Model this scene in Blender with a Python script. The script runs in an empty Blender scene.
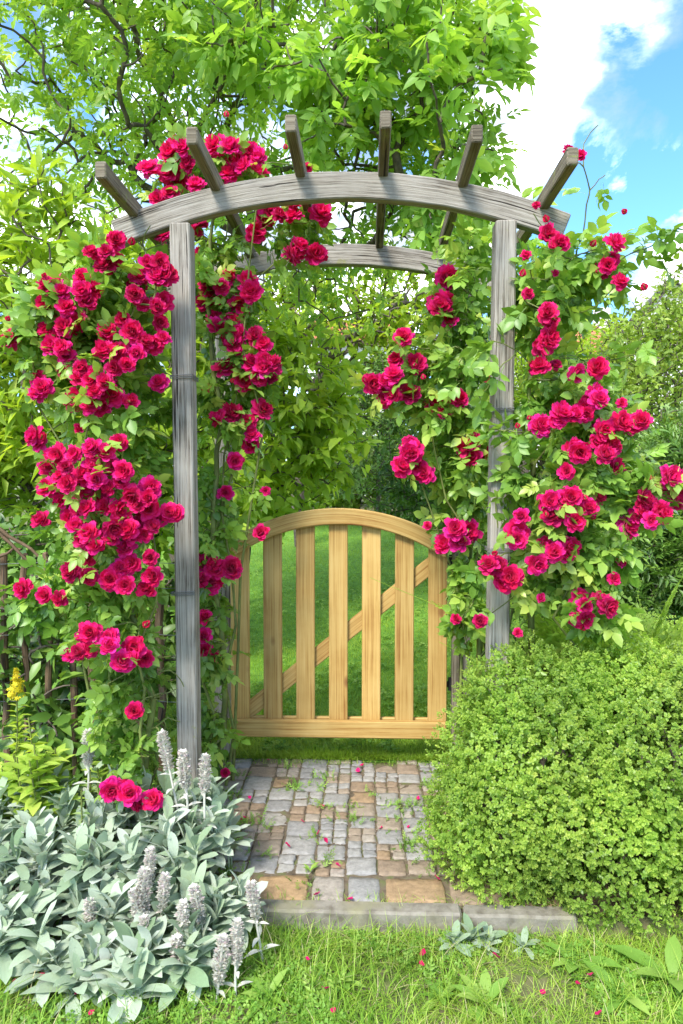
import bpy, math, random
import numpy as np
from mathutils import Vector, Matrix, Euler

RNG = np.random.default_rng(7)
random.seed(7)
R = math.radians
sc = bpy.context.scene
COL = sc.collection

# ------------------------------------------------------------------ camera
CAM_H, F = 1.35, 683.0
cam_d = bpy.data.cameras.new('camera'); cam = bpy.data.objects.new('camera', cam_d); COL.objects.link(cam)
cam.location = (0, 0, CAM_H)
cam.rotation_euler = (R(90 - 2.26), 0, R(2.14))
cam_d.sensor_fit = 'VERTICAL'; cam_d.sensor_height = 36; cam_d.sensor_width = 24; cam_d.lens = 24.0
cam_d.clip_start = 0.05; cam_d.clip_end = 1500
sc.camera = cam
_RM = np.array(Euler(cam.rotation_euler).to_matrix())
def ray(px, py):
    d = _RM @ np.array([(px - 341.5) / F, (512 - py) / F, -1.0]); return d
def P(px, py, Y):
    """measured point: pixel of the photograph taken to its real distance Y"""
    d = ray(px, py); t = Y / d[1]
    return np.array([0, 0, CAM_H]) + d * t
def ground_z(x, y):
    x = np.asarray(x, float); y = np.asarray(y, float)
    z = np.where(y < 2.108, -0.065, -0.012)
    z = np.where(y > 3.3, 0.0 + 0.085 * (np.clip(y, 3.3, 15) - 3.3), z)
    return z + 0 * x

# ------------------------------------------------------------------ object helpers
def tag(o, label=None, cat=None, group=None, kind=None):
    if label: o['label'] = label
    if cat: o['category'] = cat
    if group: o['group'] = group
    if kind: o['kind'] = kind
    return o
def thing(name, label, cat, loc=(0, 0, 0), group=None):
    o = bpy.data.objects.new(name, None); COL.objects.link(o)
    o.location = loc; o.empty_display_size = 0.1
    return tag(o, label, cat, group)
def link(name, me, parent=None, mats=None):
    if mats is not None:
        for m in (mats if isinstance(mats, (list, tuple)) else [mats]): me.materials.append(m)
    o = bpy.data.objects.new(name, me); COL.objects.link(o)
    if parent is not None: o.parent = parent
    return o
def wloc(o):
    v = np.zeros(3)
    while o is not None:
        v = v + np.array(o.location); o = o.parent
    return v

def mesh_np(name, V, FV, FN, rnd=None, uv=None, smooth=True, midx=None):
    """V (n,3); FV flat loop vertex indices; FN verts per face"""
    me = bpy.data.meshes.new(name)
    V = np.asarray(V, np.float32); FV = np.asarray(FV, np.int32); FN = np.asarray(FN, np.int32)
    me.vertices.add(len(V)); me.vertices.foreach_set('co', V.ravel())
    me.loops.add(len(FV)); me.loops.foreach_set('vertex_index', FV)
    me.polygons.add(len(FN))
    st = np.zeros(len(FN), np.int32); st[1:] = np.cumsum(FN)[:-1]
    me.polygons.foreach_set('loop_start', st)
    me.polygons.foreach_set('use_smooth', np.full(len(FN), smooth, bool))
    if midx is not None: me.polygons.foreach_set('material_index', np.asarray(midx, np.int32))
    me.update(calc_edges=True)
    if rnd is not None:
        a = me.attributes.new('rnd', 'FLOAT', 'FACE'); a.data.foreach_set('value', np.asarray(rnd, np.float32))
    if uv is not None:
        u = me.uv_layers.new(name='UVMap'); u.data.foreach_set('uv', np.asarray(uv, np.float32).ravel())
    me.validate(clean_customdata=False)
    return me

class Acc:
    """collects geometry for ONE mesh"""
    def __init__(s): s.V = []; s.FV = []; s.FN = []; s.R = []; s.M = []; s.U = []; s.n = 0
    def add(s, V, FV, FN, rnd=None, m=0, uv=None):
        V = np.asarray(V, float).reshape(-1, 3)
        s.V.append(V); s.FV.append(np.asarray(FV, int) + s.n); s.FN.append(np.asarray(FN, int))
        k = len(FN)
        s.R.append(np.full(k, 0.5) if rnd is None else np.broadcast_to(np.asarray(rnd, float), (k,)))
        s.M.append(np.broadcast_to(np.asarray(m, int), (k,)))
        s.U.append(np.zeros((len(FV), 2)) if uv is None else np.asarray(uv, float))
        s.n += len(V)
    def build(s, name, mats, parent=None, smooth=True, off=None):
        V = np.concatenate(s.V)
        if off is None: off = wloc(parent) if parent is not None else np.zeros(3)
        me = mesh_np(name, V - off, np.concatenate(s.FV), np.concatenate(s.FN), np.concatenate(s.R),
                     np.concatenate(s.U), smooth, np.concatenate(s.M))
        return link(name, me, parent, mats)

def inst(acc, tmpl, pos, ydir, nrm, scale, rnd, m=0):
    """copy a leaf template to many places inside ONE mesh"""
    TV, TFV, TFN, TR = tmpl
    N = len(pos)
    if N == 0: return
    y = ydir / (np.linalg.norm(ydir, axis=1, keepdims=True) + 1e-9)
    z = nrm - (nrm * y).sum(1, keepdims=True) * y
    z /= (np.linalg.norm(z, axis=1, keepdims=True) + 1e-9)
    x = np.cross(y, z)
    B = np.stack([x, y, z], 2)                      # columns
    sc_ = np.asarray(scale, float)
    if sc_.ndim == 1: sc_ = sc_[:, None]
    V = np.einsum('nij,nkj->nki', B, TV[None] * sc_[:, None, :]) + pos[:, None, :]
    nv = len(TV)
    FV = (TFV[None] + (np.arange(N) * nv)[:, None]).ravel()
    FN = np.tile(TFN, N)
    rr = (np.asarray(rnd)[:, None] + TR[None]).ravel()
    acc.add(V.reshape(-1, 3), FV, FN, np.clip(rr, 0, 1), m)

def leaf(w=.5, nseg=1, fold=.25, curl=.15, peak=.42, sharp=1.0, wav=0.0):
    """one leaf of unit length along +y, lying in xy, normal +z"""
    if nseg == 1:
        V = [(0, 0, 0), (-w / 2, peak, fold * w / 2), (w / 2, peak, fold * w / 2), (0, 1, -curl)]
        return np.array(V, float), np.array([0, 3, 1, 0, 2, 3]), np.array([3, 3]), np.zeros(2)
    V = [(0, 0, 0)]
    for i in range(1, nseg + 1):
        t = i / (nseg + 1)
        tt = t ** (math.log(.5) / math.log(peak))
        ww = w / 2 * (math.sin(math.pi * tt) ** sharp)
        zz = -curl * t * t
        V += [(-ww, t, zz + fold * ww + wav * math.sin(t * 9)), (0, t, zz), (ww, t, zz + fold * ww - wav * math.sin(t * 9))]
    V.append((0, 1, -curl)); last = len(V) - 1
    FV = [0, 2, 1, 0, 3, 2]; FN = [3, 3]
    for i in range(nseg - 1):
        a = 1 + 3 * i; b = a + 3
        FV += [a, a + 1, b + 1, b, a + 1, a + 2, b + 2, b + 1]; FN += [4, 4]
    a = 1 + 3 * (nseg - 1)
    FV += [a, a + 1, last, a + 1, a + 2, last]; FN += [3, 3]
    return np.array(V, float), np.array(FV), np.array(FN), np.zeros(len(FN))
def rotz(V, a):
    c, s = math.cos(a), math.sin(a); return V @ np.array([[c, s, 0], [-s, c, 0], [0, 0, 1.0]])
def rotx(V, a):
    c, s = math.cos(a), math.sin(a); return V @ np.array([[1.0, 0, 0], [0, c, s], [0, -s, c]])
def roty(V, a):
    c, s = math.cos(a), math.sin(a); return V @ np.array([[c, 0, -s], [0, 1.0, 0], [s, 0, c]])
def join_t(parts):
    Vs, FVs, FNs, Rs = [], [], [], []; n = 0
    for V, FV, FN, Rr in parts:
        Vs.append(V); FVs.append(FV + n); FNs.append(FN); Rs.append(Rr); n += len(V)
    return np.concatenate(Vs), np.concatenate(FVs), np.concatenate(FNs), np.concatenate(Rs)
def compound(npairs, lf, lw, length=1.0, droop=.15, rng=RNG, nseg=1, stemw=.012):
    """pinnate leaf: rachis + pairs + terminal leaflet, whole length 1"""
    parts = []
    # rachis strip
    V = np.array([(-stemw, 0, 0), (stemw, 0, 0), (stemw * .6, .55, -.02), (-stemw * .6, .55, -.02)], float)
    parts.append((V, np.array([0, 1, 2, 3]), np.array([4]), np.array([0.0])))
    def put(t, ang, L):
        V, FV, FN, Rr = leaf(lw, nseg, .25, rng.uniform(.05, .3), .45)
        V = V * L; V = roty(V, rng.uniform(-.4, .4)); V = rotx(V, rng.uniform(-.35, .15)); V = rotz(V, ang)
        V = V + np.array([0, t, -droop * t * t])
        parts.append((V, FV, FN, Rr + rng.uniform(-.09, .09)))
    for i in range(npairs):
        t = .25 + .35 * i / max(1, npairs - .5)
        for s in (-1, 1):
            put(t, -s * rng.uniform(.8, 1.15), lf * rng.uniform(.8, 1.0))
    put(.58, rng.uniform(-.2, .2), lf * 1.1)
    return join_t(parts)

def unit(v): return v / (np.linalg.norm(v, axis=-1, keepdims=True) + 1e-9)
def rdir(n, rng=RNG): return unit(rng.normal(size=(n, 3)))

# ------------------------------------------------------------------ skeleton growth
def grow(trunk, tips, r0, rtip=.0025, pen=.3, sub=3, wob=.05, lift=.06, expo=.5, rng=RNG, start=0):
    """trunk: list of points; every tip joins the nearest limb. returns nodes, parents, radii, tip index"""
    tips = np.asarray(tips, float)
    T = len(tips); cap = len(trunk) + T * (sub + 1) + 4
    N = np.zeros((cap, 3)); par = np.full(cap, -1); pl = np.zeros(cap); n = 0
    for i, p in enumerate(trunk):
        N[n] = p; par[n] = i - 1
        if i: pl[n] = pl[n - 1] + np.linalg.norm(N[n] - N[n - 1])
        n += 1
    d0 = np.linalg.norm(tips - np.array(trunk[-1]), axis=1)
    tipi = np.zeros(T, int)
    for k in np.argsort(d0):
        t = tips[k]
        d = np.linalg.norm(N[start:n] - t, axis=1)
        j = start + int(np.argmin(d + pen * pl[start:n]))
        a = N[j]; L = np.linalg.norm(t - a); prev = j
        sidew = rng.normal(size=3) * wob * L
        for s_ in range(1, sub + 1):
            u = s_ / (sub + 1)
            q = a + (t - a) * u + (sidew + np.array([0, 0, lift * L])) * math.sin(math.pi * u) + rng.normal(size=3) * wob * .25 * L
            N[n] = q; par[n] = prev; pl[n] = pl[prev] + np.linalg.norm(q - N[prev]); prev = n; n += 1
        N[n] = t; par[n] = prev; pl[n] = pl[prev] + np.linalg.norm(t - N[prev]); tipi[k] = n; n += 1
    N = N[:n]; par = par[:n]
    cnt = np.zeros(n); cnt[tipi] = 1
    for i in range(n - 1, 0, -1):
        if par[i] >= 0: cnt[par[i]] += cnt[i]
    rad = rtip + (r0 - rtip) * (cnt / max(cnt[0], 1)) ** expo
    return N, par, rad, tipi
def tubes(acc, N, par, rad, sides=5, m=0, minr=0, rnd=.5):
    idx = np.where((par >= 0))[0]
    idx = idx[rad[idx] >= minr]
    if len(idx) == 0: return
    a = N[par[idx]]; b = N[idx]; ra = rad[par[idx]]; rb = rad[idx]
    ra = np.minimum(ra, rb * 1.35)
    d = unit(b - a); h = np.where(np.abs(d[:, 2:3]) > .9, np.array([[1.0, 0, 0]]), np.array([[0, 0, 1.0]]))
    x = unit(np.cross(d, h)); y = np.cross(d, x)
    ang = np.arange(sides) * 2 * math.pi / sides
    c = np.cos(ang)[None, :, None]; s = np.sin(ang)[None, :, None]
    off = x[:, None] * c + y[:, None] * s
    VA = a[:, None] + off * ra[:, None, None]; VB = (b + d * (rb[:, None] * .3))[:, None] + off * rb[:, None, None]
    V = np.concatenate([VA, VB], 1).reshape(-1, 3)
    k = np.arange(sides); k2 = (k + 1) % sides
    f = np.stack([k, k2, k2 + sides, k + sides], 1).ravel()
    FV = (f[None] + (np.arange(len(idx)) * 2 * sides)[:, None]).ravel()
    acc.add(V, FV, np.full(len(idx) * sides, 4), rnd, m)
def polytube(acc, pts, r, sides=6, m=0, rnd=.5):
    pts = np.asarray(pts, float); n = len(pts)
    rr = np.broadcast_to(np.asarray(r, float), (n,))
    tubes(acc, pts, np.arange(n) - 1, rr.copy(), sides, m, rnd=rnd)

def blob(px, py, Y, rx, ry, rY):
    c = P(px, py, Y); s = Y / F
    return (c[0], c[1], c[2], rx * s, rY, ry * s)
def in_blobs(n, blobs, shell=.45, rng=RNG, zmin=None):
    v = np.array([b[3] * b[4] * b[5] for b in blobs]) ** .8; v /= v.sum()
    k = rng.choice(len(blobs), n, p=v); B = np.array(blobs)[k]
    d = rdir(n, rng); r = shell + (1 - shell) * rng.random(n) ** .6
    p = B[:, :3] + d * B[:, 3:6] * r[:, None]
    if zmin is not None: p[:, 2] = np.maximum(p[:, 2], zmin + .15 * rng.random(n))
    return p, unit(d / B[:, 3:6])
def leafy(acc, N, par, tipi, per, tmpls, size, droop=.3, spread=.9, along=.3, upb=1.0, rng=RNG, m=0, rnd0=None, jit=.25, clear=False):
    T = len(tipi)
    tip = N[tipi]; back = tip - N[par[par[tipi]]]
    dd = unit(back)
    tip = np.repeat(tip, per, 0); ddr = np.repeat(dd, per, 0); L = np.repeat(np.minimum(np.linalg.norm(back, axis=1), along), per)
    n = len(tip)
    base = (rng.random(T) if rnd0 is None else rnd0)
    rn = np.clip(np.repeat(base, per) * .6 + .2 + rng.normal(size=n) * jit * .5, 0, 1)
    pos = tip - ddr * (rng.random(n) * L)[:, None] + rng.normal(size=(n, 3)) * along * .08
    dr = unit(ddr * .5 + rdir(n, rng) * spread + np.array([0, 0, -droop]))
    nm = unit(rng.normal(size=(n, 3)) * .5 + np.array([0, -.25, upb]))
    sz = size * rng.uniform(.7, 1.25, n)
    w = rng.integers(0, len(tmpls), n)
    if clear:
        a_ = (np.abs(pos[:, 0] + .104) < .92) & (np.abs(pos[:, 2] - 2.42) < .24) & (pos[:, 1] < 2.70) & ((pos[:, 0] < .62) | (rng.random(n) < .8))
        b_ = (np.abs(pos[:, 0] + .70) < .13) & (pos[:, 1] < 2.72) & (pos[:, 2] > .30)
        c_ = (np.abs(pos[:, 0] - .52) < .09) & (pos[:, 1] < 2.70) & (rng.random(n) < .4)
        d_ = (pos[:, 0] > -.66) & (pos[:, 0] < .40) & (pos[:, 2] < 1.16) & (pos[:, 1] > 2.6)
        d_ &= ~((pos[:, 0] < -.58) & (rng.random(n) < .5))
        w[a_ | b_ | c_ | d_] = -1
    for i, t in enumerate(tmpls):
        k = w == i
        inst(acc, t, pos[k], dr[k], nm[k], sz[k], rn[k], m)

# ------------------------------------------------------------------ materials
def mat(name):
    m = bpy.data.materials.new(name); m.use_nodes = True
    nt = m.node_tree; nt.nodes.clear()
    return m, nt
def nd(nt, t, **k):
    n = nt.nodes.new(t)
    for a, b in k.items():
        if a == 'ins':
            for i, v in b.items(): n.inputs[i].default_value = v
        else: setattr(n, a, b)
    return n
def ramp(nt, stops, src=None, interp='LINEAR'):
    r = nt.nodes.new('ShaderNodeValToRGB'); e = r.color_ramp.elements; r.color_ramp.interpolation = interp
    while len(e) > 1: e.remove(e[-1])
    e[0].position = stops[0][0]; e[0].color = (*stops[0][1], 1)
    for p, c in stops[1:]:
        x = e.new(p); x.color = (*c, 1)
    if src is not None: nt.links.new(src, r.inputs[0])
    return r
def leaf_mat(name, stops, trans=.3, rough=.5, tcol=(1.15, 1.15, .55), spec=.35, sheen=0, bumpy=0):
    m, nt = mat(name); L = nt.links.new
    at = nd(nt, 'ShaderNodeAttribute', attribute_name='rnd')
    r = ramp(nt, stops, at.outputs['Fac'])
    geo = nd(nt, 'ShaderNodeTexCoord')
    nz = nd(nt, 'ShaderNodeTexNoise', ins={'Scale': 2.2, 'Detail': 2.0}); L(geo.outputs['Object'], nz.inputs['Vector'])
    hv = nd(nt, 'ShaderNodeHueSaturation')
    mr = nd(nt, 'ShaderNodeMapRange', ins={1: .3, 2: .7, 3: .8, 4: 1.2}); L(nz.outputs['Fac'], mr.inputs[0])
    L(mr.outputs[0], hv.inputs['Value']); L(r.outputs[0], hv.inputs['Color'])
    p = nd(nt, 'ShaderNodeBsdfPrincipled', ins={'Roughness': rough, 'Specular IOR Level': spec, 'Sheen Weight': sheen})
    L(hv.outputs[0], p.inputs['Base Color'])
    if bumpy:
        nb = nd(nt, 'ShaderNodeTexNoise', ins={'Scale': 190.0, 'Detail': 3.0}); L(geo.outputs['Object'], nb.inputs['Vector'])
        bb = nd(nt, 'ShaderNodeBump', ins={'Strength': bumpy, 'Distance': .004}); L(nb.outputs['Fac'], bb.inputs['Height']); L(bb.outputs[0], p.inputs['Normal'])
    mu = nd(nt, 'ShaderNodeMix', data_type='RGBA', blend_type='MULTIPLY', ins={0: 1.0})
    L(hv.outputs[0], mu.inputs[6]); mu.inputs[7].default_value = (*tcol, 1)
    t = nd(nt, 'ShaderNodeBsdfTranslucent'); L(mu.outputs[2], t.inputs['Color'])
    mx = nd(nt, 'ShaderNodeMixShader', ins={0: trans}); L(p.outputs[0], mx.inputs[1]); L(t.outputs[0], mx.inputs[2])
    o = nd(nt, 'ShaderNodeOutputMaterial'); L(mx.outputs[0], o.inputs[0])
    return m
def wood_mat(name, stops, rough=.85, gscale=(3, 55), bump=.6, lichen=None, cracks=True, tint=None, knots=None):
    m, nt = mat(name); L = nt.links.new
    uv = nd(nt, 'ShaderNodeUVMap', uv_map='UVMap')
    oi = nd(nt, 'ShaderNodeObjectInfo')
    ad = nd(nt, 'ShaderNodeVectorMath', operation='ADD'); L(uv.outputs[0], ad.inputs[0])
    mlt = nd(nt, 'ShaderNodeMath', operation='MULTIPLY', ins={1: 37.0}); L(oi.outputs['Random'], mlt.inputs[0])
    cb = nd(nt, 'ShaderNodeCombineXYZ'); L(mlt.outputs[0], cb.inputs[0]); L(mlt.outputs[0], cb.inputs[2]); L(cb.outputs[0], ad.inputs[1])
    mp = nd(nt, 'ShaderNodeMapping'); mp.inputs['Scale'].default_value = (gscale[0], gscale[1], 1); L(ad.outputs[0], mp.inputs[0])
    n1 = nd(nt, 'ShaderNodeTexNoise', ins={'Scale': 1.0, 'Detail': 6.0, 'Roughness': .65, 'Distortion': .6}); L(mp.outputs[0], n1.inputs['Vector'])
    n2 = nd(nt, 'ShaderNodeTexNoise', ins={'Scale': 5.0, 'Detail': 4.0}); L(ad.outputs[0], n2.inputs['Vector'])
    mixf = nd(nt, 'ShaderNodeMath', operation='MULTIPLY_ADD', ins={1: .45, 2: -.22}); L(n2.outputs['Fac'], mixf.inputs[0])
    sm = nd(nt, 'ShaderNodeMath', operation='ADD'); L(n1.outputs['Fac'], sm.inputs[0]); L(mixf.outputs[0], sm.inputs[1])
    r = ramp(nt, stops, sm.outputs[0]); colr = r.outputs[0]; hgt = n1.outputs['Fac']
    if cracks:
        mp2 = nd(nt, 'ShaderNodeMapping'); mp2.inputs['Scale'].default_value = (2.0, 75, 1); L(ad.outputs[0], mp2.inputs[0])
        n3 = nd(nt, 'ShaderNodeTexNoise', ins={'Scale': 1.0, 'Detail': 3.0, 'Distortion': .3}); L(mp2.outputs[0], n3.inputs['Vector'])
        cr = ramp(nt, [(0, (0, 0, 0)), (.33, (0, 0, 0)), (.35, (1, 1, 1))], n3.outputs['Fac'])
        mm = nd(nt, 'ShaderNodeMix', data_type='RGBA', blend_type='MIX'); L(cr.outputs[0], mm.inputs[0])
        mm.inputs[6].default_value = (.035, .028, .022, 1); L(colr, mm.inputs[7]); colr = mm.outputs[2]
        hm = nd(nt, 'ShaderNodeMath', operation='MULTIPLY'); L(cr.outputs[0], hm.inputs[0]); L(hgt, hm.inputs[1]); hgt = hm.outputs[0]
    if lichen:
        n4 = nd(nt, 'ShaderNodeTexNoise', ins={'Scale': 9.0, 'Detail': 6.0, 'Roughness': .75}); L(ad.outputs[0], n4.inputs['Vector'])
        lr = ramp(nt, [(0, (0, 0, 0)), (lichen[1], (0, 0, 0)), (lichen[1] + .06, (.8, .8, .8))], n4.outputs['Fac'])
        mm = nd(nt, 'ShaderNodeMix', data_type='RGBA'); L(lr.outputs[0], mm.inputs[0]); L(colr, mm.inputs[6])
        mm.inputs[7].default_value = (*lichen[0], 1); colr = mm.outputs[2]
    if knots:
        vm = nd(nt, 'ShaderNodeMapping'); vm.inputs['Scale'].default_value = (4.2, 8, 1); L(ad.outputs[0], vm.inputs[0])
        vo = nd(nt, 'ShaderNodeTexVoronoi', ins={'Scale': 1.0}); L(vm.outputs[0], vo.inputs['Vector'])
        kr = ramp(nt, [(0, (1, 1, 1)), (.07, (.8, .8, .8)), (.15, (0, 0, 0))], vo.outputs['Distance'])
        mm = nd(nt, 'ShaderNodeMix', data_type='RGBA'); L(kr.outputs[0], mm.inputs[0]); L(colr, mm.inputs[6])
        mm.inputs[7].default_value = (*knots, 1); colr = mm.outputs[2]
    hv = nd(nt, 'ShaderNodeHueSaturation'); mr = nd(nt, 'ShaderNodeMapRange', ins={3: .84, 4: 1.12}); L(oi.outputs['Random'], mr.inputs[0])
    L(mr.outputs[0], hv.inputs['Value']); L(colr, hv.inputs['Color'])
    p = nd(nt, 'ShaderNodeBsdfPrincipled', ins={'Roughness': rough, 'Specular IOR Level': .25}); L(hv.outputs[0], p.inputs['Base Color'])
    b = nd(nt, 'ShaderNodeBump', ins={'Strength': bump, 'Distance': .004}); L(hgt, b.inputs['Height']); L(b.outputs[0], p.inputs['Normal'])
    o = nd(nt, 'ShaderNodeOutputMaterial'); L(p.outputs[0], o.inputs[0])
    return m
def noise_mat(name, stops, scale=6, detail=6, rough=.9, bump=.4, dist=.01, attr=False, scale2=None, stops2=None, roughn=.6, spec=.3):
    m, nt = mat(name); L = nt.links.new
    tc = nd(nt, 'ShaderNodeTexCoord')
    n1 = nd(nt, 'ShaderNodeTexNoise', ins={'Scale': scale, 'Detail': detail, 'Roughness': roughn}); L(tc.outputs['Object'], n1.inputs['Vector'])
    if attr:
        at = nd(nt, 'ShaderNodeAttribute', attribute_name='rnd')
        r = ramp(nt, stops, at.outputs['Fac'])
        hv = nd(nt, 'ShaderNodeHueSaturation'); mr = nd(nt, 'ShaderNodeMapRange', ins={1: .3, 2: .7, 3: .62, 4: 1.3}); L(n1.outputs['Fac'], mr.inputs[0])
        L(mr.outputs[0], hv.inputs['Value']); L(r.outputs[0], hv.inputs['Color']); c = hv.outputs[0]
    else:
        r = ramp(nt, stops, n1.outputs['Fac']); c = r.outputs[0]
    if stops2:
        n2 = nd(nt, 'ShaderNodeTexNoise', ins={'Scale': scale2, 'Detail': 4.0}); L(tc.outputs['Object'], n2.inputs['Vector'])
        r2 = ramp(nt, [(0, (0, 0, 0)), (.48, (0, 0, 0)), (.6, (1, 1, 1))], n2.outputs['Fac'])
        mm = nd(nt, 'ShaderNodeMix', data_type='RGBA'); L(r2.outputs[0], mm.inputs[0]); L(c, mm.inputs[6]); mm.inputs[7].default_value = (*stops2, 1); c = mm.outputs[2]
    p = nd(nt, 'ShaderNodeBsdfPrincipled', ins={'Roughness': rough, 'Specular IOR Level': spec}); L(c, p.inputs['Base Color'])
    b = nd(nt, 'ShaderNodeBump', ins={'Strength': bump, 'Distance': dist}); L(n1.outputs['Fac'], b.inputs['Height']); L(b.outputs[0], p.inputs['Normal'])
    o = nd(nt, 'ShaderNodeOutputMaterial'); L(p.outputs[0], o.inputs[0])
    return m

M = {}
M['arch'] = wood_mat('weathered_grey_timber', [(.30, (.045, .036, .024)), (.38, (.155, .13, .10)), (.48, (.32, .285, .235)), (.62, (.42, .38, .32)), (.8, (.52, .48, .415))], gscale=(3.5, 190), bump=1.0, lichen=((.30, .29, .13), .64))
M['rafter'] = wood_mat('mossy_grey_timber', [(.28, (.05, .04, .025)), (.42, (.13, .105, .07)), (.6, (.22, .185, .13)), (.85, (.31, .275, .21))], gscale=(3.5, 150), bump=1.0, lichen=((.23, .24, .09), .58))
M['gate'] = wood_mat('fresh_pressure_treated_pine', [(.28, (.27, .125, .03)), (.42, (.42, .245, .07)), (.56, (.52, .335, .11)), (.8, (.58, .41, .16))], gscale=(1.8, 110), bump=.25, cracks=False, rough=.65, knots=(.24, .11, .035))
M['stake'] = wood_mat('old_brown_stake', [(.3, (.04, .025, .015)), (.5, (.15, .095, .055)), (.8, (.26, .18, .11))], gscale=(4, 50))
M['bark'] = noise_mat('dark_bark', [(.3, (.06, .045, .035)), (.6, (.15, .12, .09)), (.8, (.24, .20, .16))], 25, bump=.8)
M['cane'] = noise_mat('green_brown_cane', [(.3, (.09, .10, .03)), (.6, (.20, .24, .06)), (.8, (.16, .11, .06))], 12, rough=.6)
M['wire'] = noise_mat('galvanised_wire', [(.3, (.14, .14, .13)), (.7, (.24, .24, .23))], 30, rough=.4)
M['iron'] = noise_mat('black_iron', [(.3, (.02, .02, .02)), (.7, (.05, .05, .05))], 30, rough=.5)
G = lambda *a: a
M['rose_leaf'] = leaf_mat('rose_leaf', [(0, (.09, .20, .028)), (.35, (.20, .37, .05)), (.7, (.33, .51, .085)), (.95, (.50, .60, .11))], .42, .38, spec=.5)
M['tree_leaf'] = leaf_mat('walnut_leaf', [(0, (.17, .32, .055)), (.4, (.28, .47, .085)), (.75, (.38, .57, .11)), (1, (.56, .66, .13))], .56, .42, tcol=(1.3, 1.25, .5))
M['shrub_leaf'] = leaf_mat('bright_shrub_leaf', [(0, (.17, .28, .025)), (.4, (.33, .48, .05)), (.75, (.46, .60, .07)), (1, (.60, .68, .12))], .5, .45, tcol=(1.25, 1.2, .5))
M['dark_leaf'] = leaf_mat('dark_shrub_leaf', [(0, (.05, .115, .018)), (.5, (.12, .235, .035)), (1, (.25, .38, .06))], .3, .4, spec=.5)
M['olive_leaf'] = leaf_mat('fine_olive_leaf', [(0, (.14, .22, .035)), (.5, (.28, .40, .06)), (1, (.46, .56, .12))], .42, .5)
M['grey_leaf'] = leaf_mat('grey_green_leaf', [(0, (.10, .19, .05)), (.5, (.21, .34, .095)), (1, (.38, .50, .18))], .3, .5)
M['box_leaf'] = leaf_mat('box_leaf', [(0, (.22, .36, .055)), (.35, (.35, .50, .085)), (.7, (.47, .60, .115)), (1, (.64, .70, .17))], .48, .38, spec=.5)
M['woolly'] = leaf_mat('woolly_silver_leaf', [(0, (.20, .29, .15)), (.4, (.35, .44, .275)), (.8, (.48, .55, .41)), (1, (.58, .62, .52))], .25, .9, tcol=(1, 1.05, .85), spec=.05, sheen=.25, bumpy=.4)
M['spike'] = leaf_mat('woolly_flower_spike', [(0, (.62, .62, .50)), (.5, (.76, .73, .64)), (.75, (.76, .62, .62)), (1, (.72, .52, .56))], .3, .9, tcol=(1, 1, 1), spec=.1, sheen=.5)
M['grass'] = leaf_mat('long_grass', [(0, (.10, .22, .02)), (.45, (.24, .42, .04)), (.8, (.40, .54, .07)), (.93, (.50, .58, .14)), (1, (.58, .50, .27))], .35, .5, spec=.3)
M['mown'] = leaf_mat('mown_grass', [(0, (.13, .24, .018)), (.5, (.27, .43, .035)), (1, (.46, .57, .08))], .35, .5, spec=.3)
M['weed'] = leaf_mat('broad_weed_leaf', [(0, (.10, .24, .03)), (.5, (.22, .40, .06)), (1, (.42, .56, .12))], .35, .5)
M['fern'] = leaf_mat('fern_frond', [(0, (.26, .42, .05)), (.5, (.40, .57, .08)), (1, (.55, .67, .12))], .42, .5)
M['yellow'] = leaf_mat('yellow_flower', [(0, (.65, .48, .01)), (1, (.85, .72, .03))], .3, .6, tcol=(1, 1, .6))
def petal_mat():
    m, nt = mat('crimson_petal'); L = nt.links.new
    oi = nd(nt, 'ShaderNodeObjectInfo'); at = nd(nt, 'ShaderNodeAttribute', attribute_name='rnd')
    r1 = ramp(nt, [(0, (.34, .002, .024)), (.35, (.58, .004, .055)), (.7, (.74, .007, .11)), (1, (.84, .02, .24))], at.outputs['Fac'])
    r2 = ramp(nt, [(0, (.8, .85, .7)), (.25, (1, 1, .9)), (.55, (1.12, 1.2, 1.15)), (.8, (1.05, 1.2, 1.25)), (1, (1.1, 1.7, 1.6))], oi.outputs['Random'])
    mu = nd(nt, 'ShaderNodeMix', data_type='RGBA', blend_type='MULTIPLY', ins={0: 1.0}); L(r1.outputs[0], mu.inputs[6]); L(r2.outputs[0], mu.inputs[7])
    p = nd(nt, 'ShaderNodeBsdfPrincipled', ins={'Roughness': .6, 'Specular IOR Level': .2, 'Sheen Weight': .25}); L(mu.outputs[2], p.inputs['Base Color'])
    p.inputs['Sheen Tint'].default_value = (1, .3, .5, 1)
    t = nd(nt, 'ShaderNodeBsdfTranslucent'); L(mu.outputs[2], t.inputs['Color'])
    mx = nd(nt, 'ShaderNodeMixShader', ins={0: .42}); L(p.outputs[0], mx.inputs[1]); L(t.outputs[0], mx.inputs[2])
    o = nd(nt, 'ShaderNodeOutputMaterial'); L(mx.outputs[0], o.inputs[0]); return m
M['petal'] = petal_mat()
M['ground'] = noise_mat('lawn_soil', [(.3, (.05, .07, .02)), (.5, (.11, .14, .035)), (.7, (.19, .16, .09))], 30, rough=.95, scale2=3, stops2=(.16, .14, .07))
M['lawn'] = noise_mat('lawn_base', [(.3, (.07, .17, .018)), (.5, (.13, .28, .03)), (.7, (.20, .36, .05))], 18, rough=.95)
M['soil'] = noise_mat('bed_soil', [(.3, (.05, .035, .02)), (.55, (.13, .09, .055)), (.75, (.21, .15, .10))], 30, rough=.95, bump=.9, dist=.02)
M['joint'] = noise_mat('mossy_joint', [(.3, (.07, .05, .032)), (.5, (.15, .115, .075)), (.65, (.12, .14, .045)), (.8, (.20, .16, .11))], 22, rough=.95, bump=.9, dist=.012)
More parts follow.
